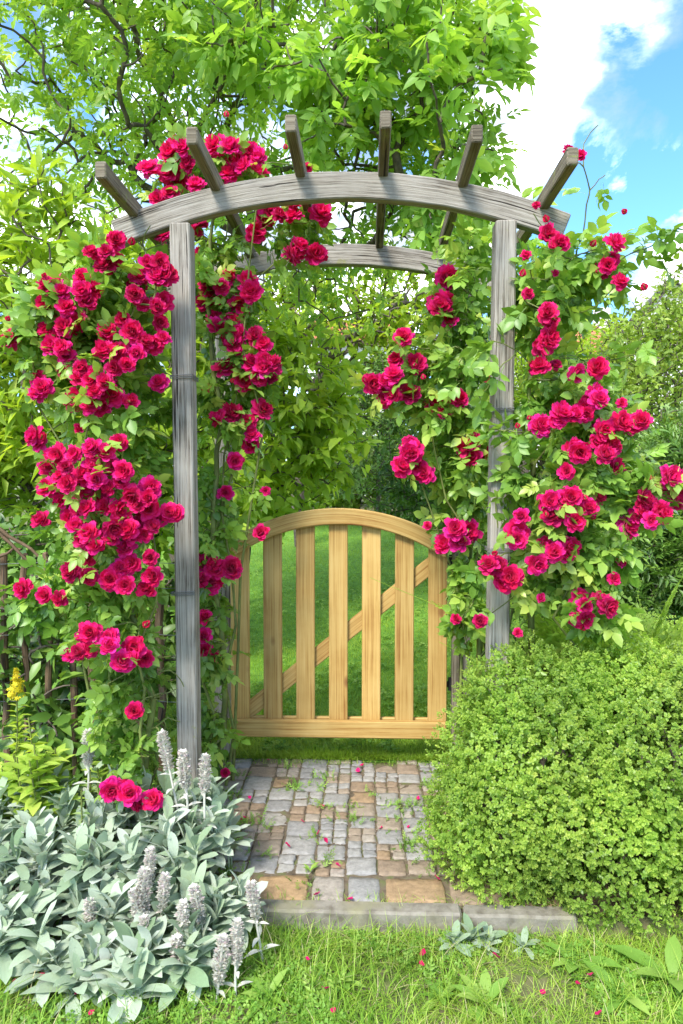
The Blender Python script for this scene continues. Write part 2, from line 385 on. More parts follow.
M['sett'] = noise_mat('granite_sett', [(0, (.25, .24, .225)), (.3, (.34, .32, .285)), (.42, (.33, .285, .23)), (.6, (.30, .235, .17)), (.8, (.265, .19, .125)), (1, (.36, .235, .12))], 38, detail=9, rough=.85, bump=.7, dist=.006, attr=True, scale2=7, stops2=None, roughn=.75)
M['kerb'] = noise_mat('concrete_kerb', [(.3, (.13, .11, .08)), (.5, (.22, .195, .15)), (.7, (.28, .25, .20))], 24, detail=8, rough=.9, bump=.5, scale2=5, stops2=(.24, .22, .13))
M['plaster'] = noise_mat('pale_plaster', [(.3, (.66, .64, .60)), (.7, (.76, .74, .70))], 4, rough=.9)
M['tile'] = noise_mat('orange_roof_tile', [(.3, (.42, .13, .07)), (.7, (.58, .22, .12))], 6, rough=.85, bump=.6, dist=.03)
M['greyroof'] = noise_mat('grey_roof_tile', [(.3, (.30, .29, .28)), (.7, (.45, .43, .42))], 6, rough=.85)
M['glass'] = noise_mat('window_glass', [(.3, (.03, .04, .05)), (.7, (.05, .06, .07))], 2, rough=.1)

# ------------------------------------------------------------------ world + sun
w = bpy.data.worlds.new('World'); sc.world = w; w.use_nodes = True
nt = w.node_tree; nt.nodes.clear(); L = nt.links.new
SUN = unit(np.array([-.40, -.85, 1.0]))
sky = nd(nt, 'ShaderNodeTexSky', sky_type='NISHITA', sun_disc=False)
sky.sun_elevation = math.asin(SUN[2]); sky.sun_rotation = math.atan2(SUN[0], SUN[1]); sky.altitude = 300; sky.air_density = 1.0; sky.dust_density = .6; sky.ozone_density = .7
tc = nd(nt, 'ShaderNodeTexCoord')
mp = nd(nt, 'ShaderNodeMapping'); mp.inputs['Scale'].default_value = (1, 1, 1.5); mp.inputs['Location'].default_value = (.35, .1, .2); L(tc.outputs['Generated'], mp.inputs[0])
n1 = nd(nt, 'ShaderNodeTexNoise', ins={'Scale': 4.3, 'Detail': 12.0, 'Roughness': .64, 'Distortion': .35}); L(mp.outputs[0], n1.inputs['Vector'])
cur = n1.outputs['Fac']
for (px, py, rad, amt) in [(530, 60, .20, .20), (575, 120, .07, .05), (640, 150, .08, .30), (665, 262, .08, .2), (662, 75, .15, -.36), (600, 218, .13, -.30), (672, 8, .05, .12), (520, 200, .1, .10), (672, 200, .06, -.12)]:
    c = unit(ray(px, py))
    dt = nd(nt, 'ShaderNodeVectorMath', operation='DOT_PRODUCT'); dt.inputs[1].default_value = tuple(c); L(tc.outputs['Generated'], dt.inputs[0])
    mr = nd(nt, 'ShaderNodeMapRange', interpolation_type='SMOOTHSTEP', ins={1: math.cos(rad), 2: 1.0, 3: 0.0, 4: amt}); L(dt.outputs['Value'], mr.inputs[0])
    ad = nd(nt, 'ShaderNodeMath', operation='ADD'); L(cur, ad.inputs[0]); L(mr.outputs[0], ad.inputs[1]); cur = ad.outputs[0]
cm = ramp(nt, [(0, (0, 0, 0)), (.38, (0, 0, 0)), (.48, (.25, .25, .25)), (.58, (.8, .8, .8)), (.66, (1, 1, 1))], cur)
n2 = nd(nt, 'ShaderNodeTexNoise', ins={'Scale': 7.0, 'Detail': 6.0}); L(mp.outputs[0], n2.inputs['Vector'])
cc = ramp(nt, [(.38, (.095, .10, .11)), (.50, (.15, .155, .165)), (.64, (1, 1, 1))], n2.outputs['Fac'])
sc2 = nd(nt, 'ShaderNodeVectorMath', operation='SCALE', ins={'Scale': 13.0}); L(cc.outputs[0], sc2.inputs[0])
mx = nd(nt, 'ShaderNodeMix', data_type='RGBA'); L(cm.outputs[0], mx.inputs[0]); sm_ = nd(nt, 'ShaderNodeVectorMath', operation='MULTIPLY'); sm_.inputs[1].default_value = (.33, .54, .74); L(sky.outputs[0], sm_.inputs[0]); L(sm_.outputs[0], mx.inputs[6]); L(sc2.outputs[0], mx.inputs[7])
bg = nd(nt, 'ShaderNodeBackground', ins={'Strength': .15}); L(mx.outputs[2], bg.inputs[0])
wo = nd(nt, 'ShaderNodeOutputWorld'); L(bg.outputs[0], wo.inputs[0])
sl = bpy.data.lights.new('sun', 'SUN'); sl.energy = 1.5; sl.angle = R(18); sl.color = (1, .955, .88)
so = bpy.data.objects.new('sun', sl); COL.objects.link(so)
so.rotation_euler = Vector(SUN).to_track_quat('Z', 'Y').to_euler()
sc.view_settings.view_transform = 'Standard'; sc.view_settings.look = 'None'; sc.view_settings.gamma = 1
sc.view_settings.exposure = 2.08; sc.view_settings.use_curve_mapping = False
sc.cycles.max_bounces = 9; sc.cycles.transmission_bounces = 5; sc.cycles.diffuse_bounces = 6; sc.cycles.glossy_bounces = 2
sc.cycles.use_denoising = True
sc.cycles.caustics_reflective = False; sc.cycles.caustics_refractive = False

# ------------------------------------------------------------------ ground
def sheet(name, xs, ys, zf, m, kind='structure', parent=None, label=None):
    X, Yg = np.meshgrid(xs, ys); Z = zf(X, Yg)
    V = np.stack([X, Yg, Z], -1).reshape(-1, 3); nx = len(xs); ny = len(ys)
    i = np.arange((nx - 1) * (ny - 1)); a = (i // (nx - 1)) * nx + i % (nx - 1)
    FV = np.stack([a, a + 1, a + 1 + nx, a + nx], 1).ravel()
    me = mesh_np(name, V, FV, np.full(len(i), 4))
    o = link(name, me, None, m); o['kind'] = kind
    if label: o['label'] = label
    return o
ys = np.unique(np.concatenate([[-60, -20, -5, 0], np.arange(.5, 2.1, .05), [2.105, 2.1081], np.arange(2.2, 3.3, .1), [3.3], np.arange(3.5, 15, .5), [15, 30, 80, 300, 900]]))
xs = np.unique(np.concatenate([[-900, -300, -80, -20], np.arange(-6, 6.1, .25), [20, 80, 300, 900]]))
sheet('ground', xs, ys, lambda x, y: ground_z(x, y) - .004 + .006 * np.sin(x * 5.1 + y * 3) * (y < 2.1), M['ground'])
sheet('rear_lawn', np.arange(-5, 7.1, .5), np.concatenate([[3.3], np.arange(3.6, 13, .5)]), lambda x, y: ground_z(x, y) + .004, M['lawn'])
sheet('garden_bed', np.arange(-3, 3.6, .06), np.arange(2.14, 3.29, .06), lambda x, y: -.012 + .012 * np.sin(x * 23) * np.sin(y * 19) * (abs(x + .1) > .65), M['soil'])

# ---- paving
def sett(acc, cx, cy, sx, sy, ang, z0, rnd):
    n = 8
    g = np.array([-1, -.94, -.6, -.2, .2, .6, .94, 1])
    X, Yg = np.meshgrid(g, g)
    # rounded-square outline
    k = .045
    Xr = X * (1 - k * Yg ** 2 * np.abs(X) ** 2 * .8); Yr = Yg * (1 - k * X ** 2 * np.abs(Yg) ** 2 * .8)
    e = np.maximum(np.abs(X), np.abs(Yg))
    Z = z0 - .006 * (e > .97) - .002 * (e ** 4) + RNG.normal(size=X.shape) * .0012 + X * RNG.normal() * .0015 + Yg * RNG.normal() * .0015
    wob = RNG.normal(size=(2, n, n)) * .0013
    V = np.stack([Xr * sx / 2 + wob[0], Yr * sy / 2 + wob[1], Z], -1).reshape(-1, 3)
    # skirt
    rim = [i for i in range(n)] + [i * n + n - 1 for i in range(1, n)] + [n * (n - 1) + i for i in range(n - 2, -1, -1)] + [i * n for i in range(n - 2, 0, -1)]
    Sk = V[rim].copy(); Sk[:, 2] = z0 - .035; Sk[:, :2] *= 1.0
    V2 = np.concatenate([V, Sk])
    c, s = math.cos(ang), math.sin(ang)
    V2 = V2 @ np.array([[c, s, 0], [-s, c, 0], [0, 0, 1.0]]); V2[:, 0] += cx; V2[:, 1] += cy
    i = np.arange((n - 1) * (n - 1)); a = (i // (n - 1)) * n + i % (n - 1)
    FV = np.stack([a, a + 1, a + 1 + n, a + n], 1).ravel().tolist(); FN = [4] * len(i)
    m_ = len(rim)
    for q in range(m_):
        q2 = (q + 1) % m_
        FV += [rim[q2], rim[q], n * n + q, n * n + q2]; FN.append(4)
    acc.add(V2, FV, FN, rnd)
pv = Acc()
GAP = .0052
x = -.80; colx = []
while x < .72:
    wd = RNG.choice([.105, .118, .130, .112]); colx.append((x, wd)); x += wd
for (x0, wd) in colx:
    y = 2.318 + RNG.uniform(-.012, .012)
    while y < 3.27:
        L_ = wd * RNG.uniform(.85, 1.08)
        tone = RNG.choice([0, 1], p=[.52, .48])
        def tn(): return np.clip((RNG.uniform(0, .3) if tone == 0 else RNG.uniform(.42, .82)) + (RNG.random() < .12) * .3, 0, .9)
        if RNG.random() < .38:
            for a in (0, 1):
                for b in (0, 1):
                    sett(pv, x0 + wd * (.25 + .5 * a) + RNG.normal() * .002, y + L_ * (.25 + .5 * b) + RNG.normal() * .002, wd / 2 - GAP, L_ / 2 - GAP, RNG.normal() * .05, RNG.normal() * .0025, tn())
        else:
            sett(pv, x0 + wd / 2, y + L_ / 2, wd - GAP, L_ - GAP, RNG.normal() * .035, RNG.normal() * .003, tn())
        y += L_
# front row: sandstone slabs and setts
for (pa, pb, t_) in [(180, 252, .97), (255, 309, 1.0), (311, 345, .42), (347, 381, .12), (384, 446, .95), (449, 505, .78), (507, 560, .9)]:
    a_ = P(pa, 888, 2.235)[0]; b_ = P(pb, 888, 2.235)[0]
    sett(pv, (a_ + b_) / 2, 2.235, b_ - a_ - .006, .138, RNG.normal() * .01, RNG.normal() * .002, t_)
po = pv.build('path_setts', M['sett']); tag(po, 'path of small grey and brown granite setts in front of the gate', kind='structure')
js = sheet('path_joints', np.arange(-.82, .76, .04), np.arange(2.15, 3.3, .04), lambda x, y: -.0065 + .003 * np.sin(x * 60) * np.sin(y * 47), M['joint'])
def rbox(acc, c, s, bev=.006, rnd=.5, m=0, ang=0):
    """chamfered box as a swept octagon"""
    timber(acc, [np.array([c[0] - s[0] / 2, c[1], c[2]]), np.array([c[0] + s[0] / 2, c[1], c[2]])], s[1], s[2], (0, 1, 0), bev, m, rnd)
def timber(acc, pts, wdt, hgt, side, bev=.004, m=0, rnd=.5, u0=0, taper=None, wob=0):
    """rectangular section swept along pts; side = direction of width axis"""
    pts = np.asarray(pts, float); n = len(pts)
    tang = np.gradient(pts, axis=0); tang = unit(tang)
    side = np.broadcast_to(np.asarray(side, float), (n, 3))
    sd = unit(side - (side * tang).sum(1, keepdims=True) * tang); up = np.cross(tang, sd)
    a, b = wdt / 2, hgt / 2
    oct_ = [(-a + bev, -b), (a - bev, -b), (a, -b + bev), (a, b - bev), (a - bev, b), (-a + bev, b), (-a, b - bev), (-a, -b + bev)]
    oc = np.array(oct_)
    per = np.concatenate([[0], np.cumsum(np.linalg.norm(np.roll(oc, -1, 0) - oc, axis=1))])
    arc = np.concatenate([[0], np.cumsum(np.linalg.norm(np.diff(pts, axis=0), axis=1))]) + u0
    # inset end rings for a chamfered end
    rings = []; us = []
    e = bev
    def ring(p, s_, u_, k): return p + s_ * (oc[:, 0:1] * k[0]) + u_ * (oc[:, 1:2] * k[1])
    k_in = ((a - e) / a, (b - e) / b)
    rings.append(ring(pts[0] - tang[0] * 0, sd[0], up[0], k_in)); us.append(arc[0])
    rings.append(ring(pts[0] + tang[0] * e, sd[0], up[0], (1, 1))); us.append(arc[0] + e)
    for i in range(1, n - 1):
        k = (1 + RNG.normal() * wob, 1 + RNG.normal() * wob); rings.append(ring(pts[i], sd[i], up[i], k)); us.append(arc[i])
    rings.append(ring(pts[-1] - tang[-1] * e, sd[-1], up[-1], (1, 1))); us.append(arc[-1] - e)
    rings.append(ring(pts[-1], sd[-1], up[-1], k_in)); us.append(arc[-1])
    V = np.concatenate(rings); FV = []; FN = []; UV = []
    for i in range(len(rings) - 1):
        for k in range(8):
            k2 = (k + 1) % 8
            FV += [i * 8 + k, (i + 1) * 8 + k, (i + 1) * 8 + k2, i * 8 + k2]; FN.append(4)
            UV += [(us[i], per[k]), (us[i + 1], per[k]), (us[i + 1], per[k + 1]), (us[i], per[k + 1])]
    FV += list(range(8)); FN.append(8); UV += [(q[0] * .15 + u0, q[1]) for q in oct_]
    t = (len(rings) - 1) * 8
    FV += [t + k for k in range(7, -1, -1)]; FN.append(8); UV += [(q[0] * .15 + u0 + 3, q[1]) for q in oct_[::-1]]
    acc.add(V, FV, FN, rnd, m, UV)
ks = Acc()
for i, (a_, b_) in enumerate([(-1.25, -.37), (-.364, .30), (.306, .66)]):
    n = 12; xx = np.linspace(a_, b_, n)
    timber(ks, [np.array([q, 2.128, -.043 + RNG.normal() * .0012]) for q in xx], .062, .10, (0, 1, 0), .007, wob=.012)
ko = ks.build('kerb', M['kerb'], smooth=False); tag(ko, 'pale concrete kerb stones along the front of the path', kind='structure')

# ------------------------------------------------------------------ garden arch
YF, YR = 2.60, 3.36
ar = thing('garden_arch', 'weathered grey timber arch with curved beams and six rafters spanning the path', 'garden arch', (-.095, 2.98, 0))
def board(name, pts, wdt, hgt, side, m, parent, bev=.004, wob=0.0, **k):
    a = Acc(); timber(a, pts, wdt, hgt, side, bev, wob=wob, **k); return a.build(name, m, parent, smooth=False)
XL, XR = P(182, 222, YF)[0], P(504.5, 222, YF)[0]
def arc_pts(xc, half, sag, zend_mid, Y, n=28):
    Rr = (half ** 2 + sag ** 2) / (2 * sag)
    xs_ = np.linspace(-half, half, n)
    return np.array([[xc + q, Y, zend_mid - (Rr - math.sqrt(Rr ** 2 - q ** 2))] for q in xs_]), Rr
xc = (P(117, 230, YF)[0] + P(565, 230, YF)[0]) / 2; half = (P(565, 230, YF)[0] - P(117, 230, YF)[0]) / 2
zc = P(341, 187, YF)[2]
bp, RB = arc_pts(xc, half, .165, zc, YF)
board('curved_beam', bp, .046, .098, (0, 1, 0), M['arch'], ar, wob=.015)
bp2, _ = arc_pts(xc - .03, half, .165, zc, YR)
board('curved_beam', bp2, .046, .098, (0, 1, 0), M['arch'], ar, wob=.015)
def arcz(x): return zc - (RB - math.sqrt(RB ** 2 - (x - xc) ** 2))
for X, Y in ((XL, YF), (XR, YF), (XL, YR), (XR - .03, YR)):
    zt = arcz(X) - .049 - .006
    zs = np.linspace(-.1, zt, 14)
    lean = .012 if X == XL and Y == YF else -.018
    pts = [np.array([X + lean * (zt - q) / zt, Y, q]) for q in zs]
    board('post', pts, .077, .077, (1, 0, 0), M['arch'], ar, bev=.005, wob=.008)
for (pa, pya, pb, pyb) in [(104, 168, 150, 226), (194, 140, 252, 255), (288, 120, 315, 250), (386, 116, 378, 250), (482, 130, 441, 270), (575, 158, 528, 243)]:
    zr = None
    # x where this rafter crosses the front beam
    fr = {104: 135, 194: 217, 288: 301, 386: 383, 482: 462, 575: 543}[pa]
    X = P(fr, 195, YF)[0]
    z = arcz(X) + .049 + .012
    tipY = 2.24 + RNG.uniform(-.02, .02)
    nn = 12
    yy = np.linspace(tipY, YR + .09, nn)
    pts = [np.array([X, q, z + RNG.normal() * .0008]) for q in yy]
    board('rafter', pts, .037, .056, (1, 0, 0), M['rafter'], ar, bev=.004, wob=.012)
# tie wires on the posts
for X, zz, Y in ((XL, .93, YF), (XR - .01, 1.62, YF), (XR - .012, 1.10, YF), (XL + .003, 1.75, YF)):
    a = Acc(); hw = .0435
    loop = []
    for s_ in range(3):
        q = s_ * .006
        loop += [(X - hw, Y - hw, zz + q), (X + hw, Y - hw, zz + q + .003), (X + hw, Y + hw, zz + q), (X - hw, Y + hw, zz + q + .002)]
    loop += [(X - hw - .03, Y - hw - .02, zz + .03)]
    polytube(a, loop, .0016, 5); a.build('tie_wire', M['wire'], ar)

# ------------------------------------------------------------------ gate
YG = 3.26
gt = thing('garden_gate', 'honey coloured pine picket gate with arched top rail and diagonal brace', 'gate', (-.135, YG, .14))
px2x = lambda p, q=620, Y=YG: P(p, q, Y)[0]
zb = P(330, 726.5, YG)[2]; gx0, gx1 = px2x(231), px2x(447)
gc = (gx0 + gx1) / 2; gh = (gx1 - gx0) / 2
top_mid = P(340, 516, YG)[2]
ap, RG = arc_pts(gc, gh + .005, .165, top_mid, YG - .03, 24)
board('top_rail', ap, .03, .078, (0, 1, 0), M['gate'], gt, bev=.005)
board('bottom_rail', [np.array([q, YG - .03, zb]) for q in np.linspace(gx0 - .012, gx1 - .005, 6)], .03, .083, (0, 1, 0), M['gate'], gt, bev=.005)
board('back_rail', [np.array([q, YG + .026, zb + .01]) for q in np.linspace(gx0 + .02, gx1 - .02, 6)], .024, .06, (0, 1, 0), M['gate'], gt)
def rz(x): return top_mid - (RG - math.sqrt(RG ** 2 - (x - gc) ** 2))
for k in range(7):
    X = gx0 + .045 + (gx1 - gx0 - .09) * k / 6
    zt = rz(X) + .012 - (.02 if k in (0, 6) else 0)
    board('picket', [np.array([X, YG, q]) for q in np.linspace(zb - .03, zt, 8)], .09, .022, (1, 0, 0), M['gate'], gt, bev=.004, u0=k * 1.7)
b0 = np.array([gx0 + .06, YG + .026, zb + .05]); b1 = np.array([gx1 - .03, YG + .026, P(430, 558, YG)[2]])
board('brace', [b0 + (b1 - b0) * q for q in np.linspace(0, 1, 8)], .024, .075, (0, 1, 0), M['gate'], gt, u0=5)
for zz in (.38, .98):
    a = Acc(); timber(a, [np.array([gx1 - .075, YG + .05, zz]), np.array([gx1 + .03, YG + .05, zz])], .005, .03, (0, 1, 0), .001)
    polytube(a, [(gx1 + .022, YG + .05, zz - .03), (gx1 + .022, YG + .05, zz + .03)], .009, 8)
    a.build('hinge', M['iron'], gt)
a = Acc()
polytube(a, [(gx0 + .02, YG - .045, .78), (gx0 + .02, YG - .06, .79), (gx0 + .02, YG - .06, .86), (gx0 + .02, YG - .045, .87)], .005, 6)
gp = thing('gate_post', 'slim dark post beside the hinge side of the pine gate', 'post', (gx1 + .03, YG + .04, 0))
board('shaft', [np.array([gx1 + .045, YG + .03, q]) for q in np.linspace(-.1, 1.05, 6)], .035, .05, (1, 0, 0), M['rafter'], gp)

# ------------------------------------------------------------------ stake fence
fn = thing('stake_fence', 'rustic fence of thin rough brown stakes and wire behind the left rose', 'fence', (-1.4, 3.0, 0))
FY = 3.0
for (pt, tp, pbm, lean) in [(4, 553, 8, 0), (23, 553, 27, 0), (46, 552, 50, 0), (74, 590, 75, 0), (93, 585, 93, 0), (-25, 545, -20, 0), (-60, 555, -62, 0), (118, 590, 116, 0), (141, 596, 139, 0), (162, 600, 161, 0)]:
    a_ = P(pt, tp, FY); b_ = P(pbm, 770, FY); b_[2] = -.05
    pts = [a_ + (b_ - a_) * q + np.array([RNG.normal() * .008, 0, 0]) for q in np.linspace(0, 1, 9)]
    board('stake', pts, RNG.uniform(.024, .036), .026, (1, 0, 0), M['stake'], fn, bev=.007, wob=.10)
for zz in (1.0, .68, .38):
    a = Acc(); xs_ = np.linspace(-2.1, -.72, 14)
    polytube(a, [(q, FY - .02 + .004 * math.sin(q * 9), zz + .012 * math.sin(q * 4)) for q in xs_], .0016, 5)
    a.build('fence_wire', M['wire'], fn)

# ------------------------------------------------------------------ rose blooms
def bloom_mesh(seed, openness=1.0):
    rg = np.random.default_rng(seed); a = Acc()
    rings = [(4, 10, .26, .24), (6, 24, .35, .27), (7, 38, .42, .28), (8, 52, .47, .29), (9, 68, .50, .30), (9, 84, .52, .31), (7, 104, .50, .33)]
    for ri, (n, th, Lr, W) in enumerate(rings):
        for k in range(n):
            phi = (k + .5 * (ri % 2) + rg.normal() * .28) * 2 * math.pi / n
            t0 = R(th * openness + rg.normal() * 13); Lp = Lr * rg.uniform(.78, 1.15); Wp = W * rg.uniform(.85, 1.15)
            nu, nv = 5, 5
            u = np.linspace(-1, 1, nu); v = np.linspace(0, 1, nv)
            U, Vv = np.meshgrid(u, v)
            # arc length outwards, cupping: angle from axis changes along v
            ang = t0 + (.55 - 1.0 * Vv) * .55 * (1 if th < 70 else -.4)
            rr = np.cumsum(np.vstack([np.zeros(nu), np.sin(ang[1:]) * Lp / (nv - 1)]), 0)
            zz = np.cumsum(np.vstack([np.zeros(nu), np.cos(ang[1:]) * Lp / (nv - 1)]), 0)
            wid = Wp * (.25 + .75 * np.sin(np.clip(Vv * 1.9, 0, math.pi / 2))) * np.where(Vv > .95, .68, 1)
            edge = Vv ** 2 * (rg.normal() * .035 + .05 * np.sin(U * 5.5 + rg.uniform(0, 6)))
            cup = (U ** 2) * wid * .35
            X = rr - cup * np.sin(t0) * .3 - cup * .3 + edge * .4; Z = zz + cup * .35 + edge - .06
            Yy = U * wid * .62
            c, s = math.cos(phi), math.sin(phi)
            V = np.stack([X * c - Yy * s, X * s + Yy * c, Z], -1).reshape(-1, 3)
            i = np.arange((nu - 1) * (nv - 1)); q = (i // (nu - 1)) * nu + i % (nu - 1)
            FV = np.stack([q, q + 1, q + 1 + nu, q + nu], 1).ravel()
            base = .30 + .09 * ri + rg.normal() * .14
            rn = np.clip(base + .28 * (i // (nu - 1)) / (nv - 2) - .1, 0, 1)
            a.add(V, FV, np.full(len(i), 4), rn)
    # calyx
    for k in range(5):
        V, FV, FN, Rr = leaf(.35, 1); V = rotx(V * .4, -.6 - math.pi * .0); V = rotz(V, k * 1.256); V[:, 2] -= .05
        a.add(V, FV, FN, .5, 1)
    V = np.concatenate(a.V)
    return mesh_np('rose_bloom', V, np.concatenate(a.FV), np.concatenate(a.FN), np.concatenate(a.R), None, True, np.concatenate(a.M))
BL = []
for i in range(7):
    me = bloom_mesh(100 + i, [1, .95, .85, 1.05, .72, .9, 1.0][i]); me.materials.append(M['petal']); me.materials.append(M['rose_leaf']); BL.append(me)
def bud_mesh(seed):
    rg = np.random.default_rng(seed); a = Acc()
    for k in range(5):
        V, FV, FN, Rr = leaf(.75, 4, .7, -.1, .4); V = rotx(V, R(102)); V[:, 1] += .12; V = rotz(V, k * 1.256); a.add(V, FV, FN, .35 + rg.uniform(-.1, .2))
    for k in range(5):
        V, FV, FN, Rr = leaf(.3, 2, .3, -.1, .3); V = rotx(V * .75, R(62)); V[:, 1] -= .0; V = rotz(V, k * 1.256 + .6); a.add(V, FV, FN, .5, 1)
    return mesh_np('rose_bud', np.concatenate(a.V), np.concatenate(a.FV), np.concatenate(a.FN), np.concatenate(a.R), None, True, np.concatenate(a.M))
BUD = []
for i in range(2):
    me = bud_mesh(i); me.materials.append(M['petal']); me.materials.append(M['rose_leaf']); BUD.append(me)

LEFT_UP = [(90,253),(107,251),(105,266),(116,260),(80,277),(83,292),(94,290),(88,301),(11,338),(48,286),(61,292),(44,303),(57,310),(66,306),(77,321),(72,327),(46,328),(57,334),(50,345),(66,356),(66,369),(79,378),(94,391),(77,396),(37,378),(42,389),(108,330),(123,319),(132,332),(118,352),(107,352),(136,352),(127,365),(114,369),(105,382),(114,396),(103,409),(131,399),(149,264),(158,262),(156,277),(136,283),(165,277),(143,303),(158,306),(159,321),(159,383),(35,435),(39,444),(77,429),(90,404),(62,346),(143,341),(95,374),(90,381),(121,342),(100,395)]
LEFT_LOW = [(92,448),(75,453),(105,453),(66,466),(48,468),(88,466),(110,466),(123,470),(97,479),(66,483),(79,488),(48,488),(110,488),(97,497),(151,488),(121,442),(42,520),(77,526),(90,524),(112,528),(123,524),(145,519),(150,510),(169,513),(176,515),(136,504),(83,541),(97,546),(110,539),(132,537),(145,535),(72,572),(88,577),(121,566),(132,563),(110,579),(123,585),(148,590),(23,588),(44,594),(59,599),(86,632),(109,637),(79,653),(90,649),(70,653),(134,647),(119,662),(132,660),(145,658),(135,711),(121,787),(130,794),(138,803),(60,474),(84,475),(120,482),(104,508),(72,505),(88,508),(118,511),(60,500),(70,520),(103,536),(57,455),(132,495),(96,455),(155,520),(128,548)]
LEFT_IN = [(204,255),(206,273),(230,277),(246,282),(252,290),(257,233),(263,222),(292,255),(298,244),(241,303),(233,321),(239,332),(255,335),(233,345),(250,365),(263,360),(272,365),(244,382),(259,376),(206,389),(220,418),(233,415),(248,422),(252,435),(250,444),(263,409),(266,490),(226,494),(200,563),(198,579),(211,583),(217,570),(228,574),(233,568),(261,533),(204,618),(204,636),(204,651),(217,656),(226,773),(169,153),(176,144),(185,149),(188,165),(169,174),(176,179),(155,198),(171,193),(197,186),(216,144),(230,146),(242,156),(235,160),(251,153),(260,160),(230,174),(244,167),(260,174),(307,167),(321,213),(293,207),(279,214),(265,217),(270,210),(291,254),(197,226),(164,235),(205,300),(213,290),(222,286),(217,326),(226,366)]
RIGHT_IN = [(447,277),(438,303),(450,322),(440,307),(403,339),(395,360),(415,368),(395,375),(388,388),(393,395),(410,393),(405,380),(385,398),(436,403),(458,398),(473,441),(463,448),(486,456),(413,451),(410,446),(418,466),(425,473),(408,456),(460,541),(445,543),(468,533),(428,526),(455,619),(488,380)]
RIGHT_OUT = [(568,149),(580,156),(549,234),(559,243),(615,241),(611,260),(601,272),(622,281),(535,205),(528,293),(547,305),(549,312),(551,322),(554,272),(525,255),(548,338),(543,345),(540,368),(555,365),(576,373),(561,413),(556,423),(576,415),(591,403),(599,400),(586,413),(621,403),(629,426),(641,420),(621,420),(596,441),(581,451),(611,446),(604,456),(566,473),(561,501),(551,501),(571,498),(521,517),(553,517),(576,521),(586,508),(599,496),(641,511),(651,506),(661,511),(629,526),(636,516),(669,476),(676,491),(683,501),(666,486),(543,546),(556,551),(536,564),(571,546),(568,553),(518,540),(496,566),(511,576),(503,581),(488,563),(614,579),(621,563),(543,599),(609,606),(578,619),(601,601),(586,621),(480,621),(518,631),(615,470),(650,520),(680,478),(548,556)]
SMALL = {(568,149):.6,(535,205):.35,(554,272):.4,(525,255):.45,(580,156):.55,(528,293):.6,(547,305):.5,(307,167):.5,(621,403):.55,(614,579):.8,(621,563):.6,(543,599):.65,(204,636):.9,(217,656):.5,(226,773):.6,(266,490):.6,(226,494):.7,(488,380):.45,(428,526):.6,(555,365):.55,(77,429):.6,(204,255):.9,(23,588):.9,(566,473):.8,(480,621):.8,(518,631):.6,(455,619):.7,(206,389):.65,(543,546):.9}

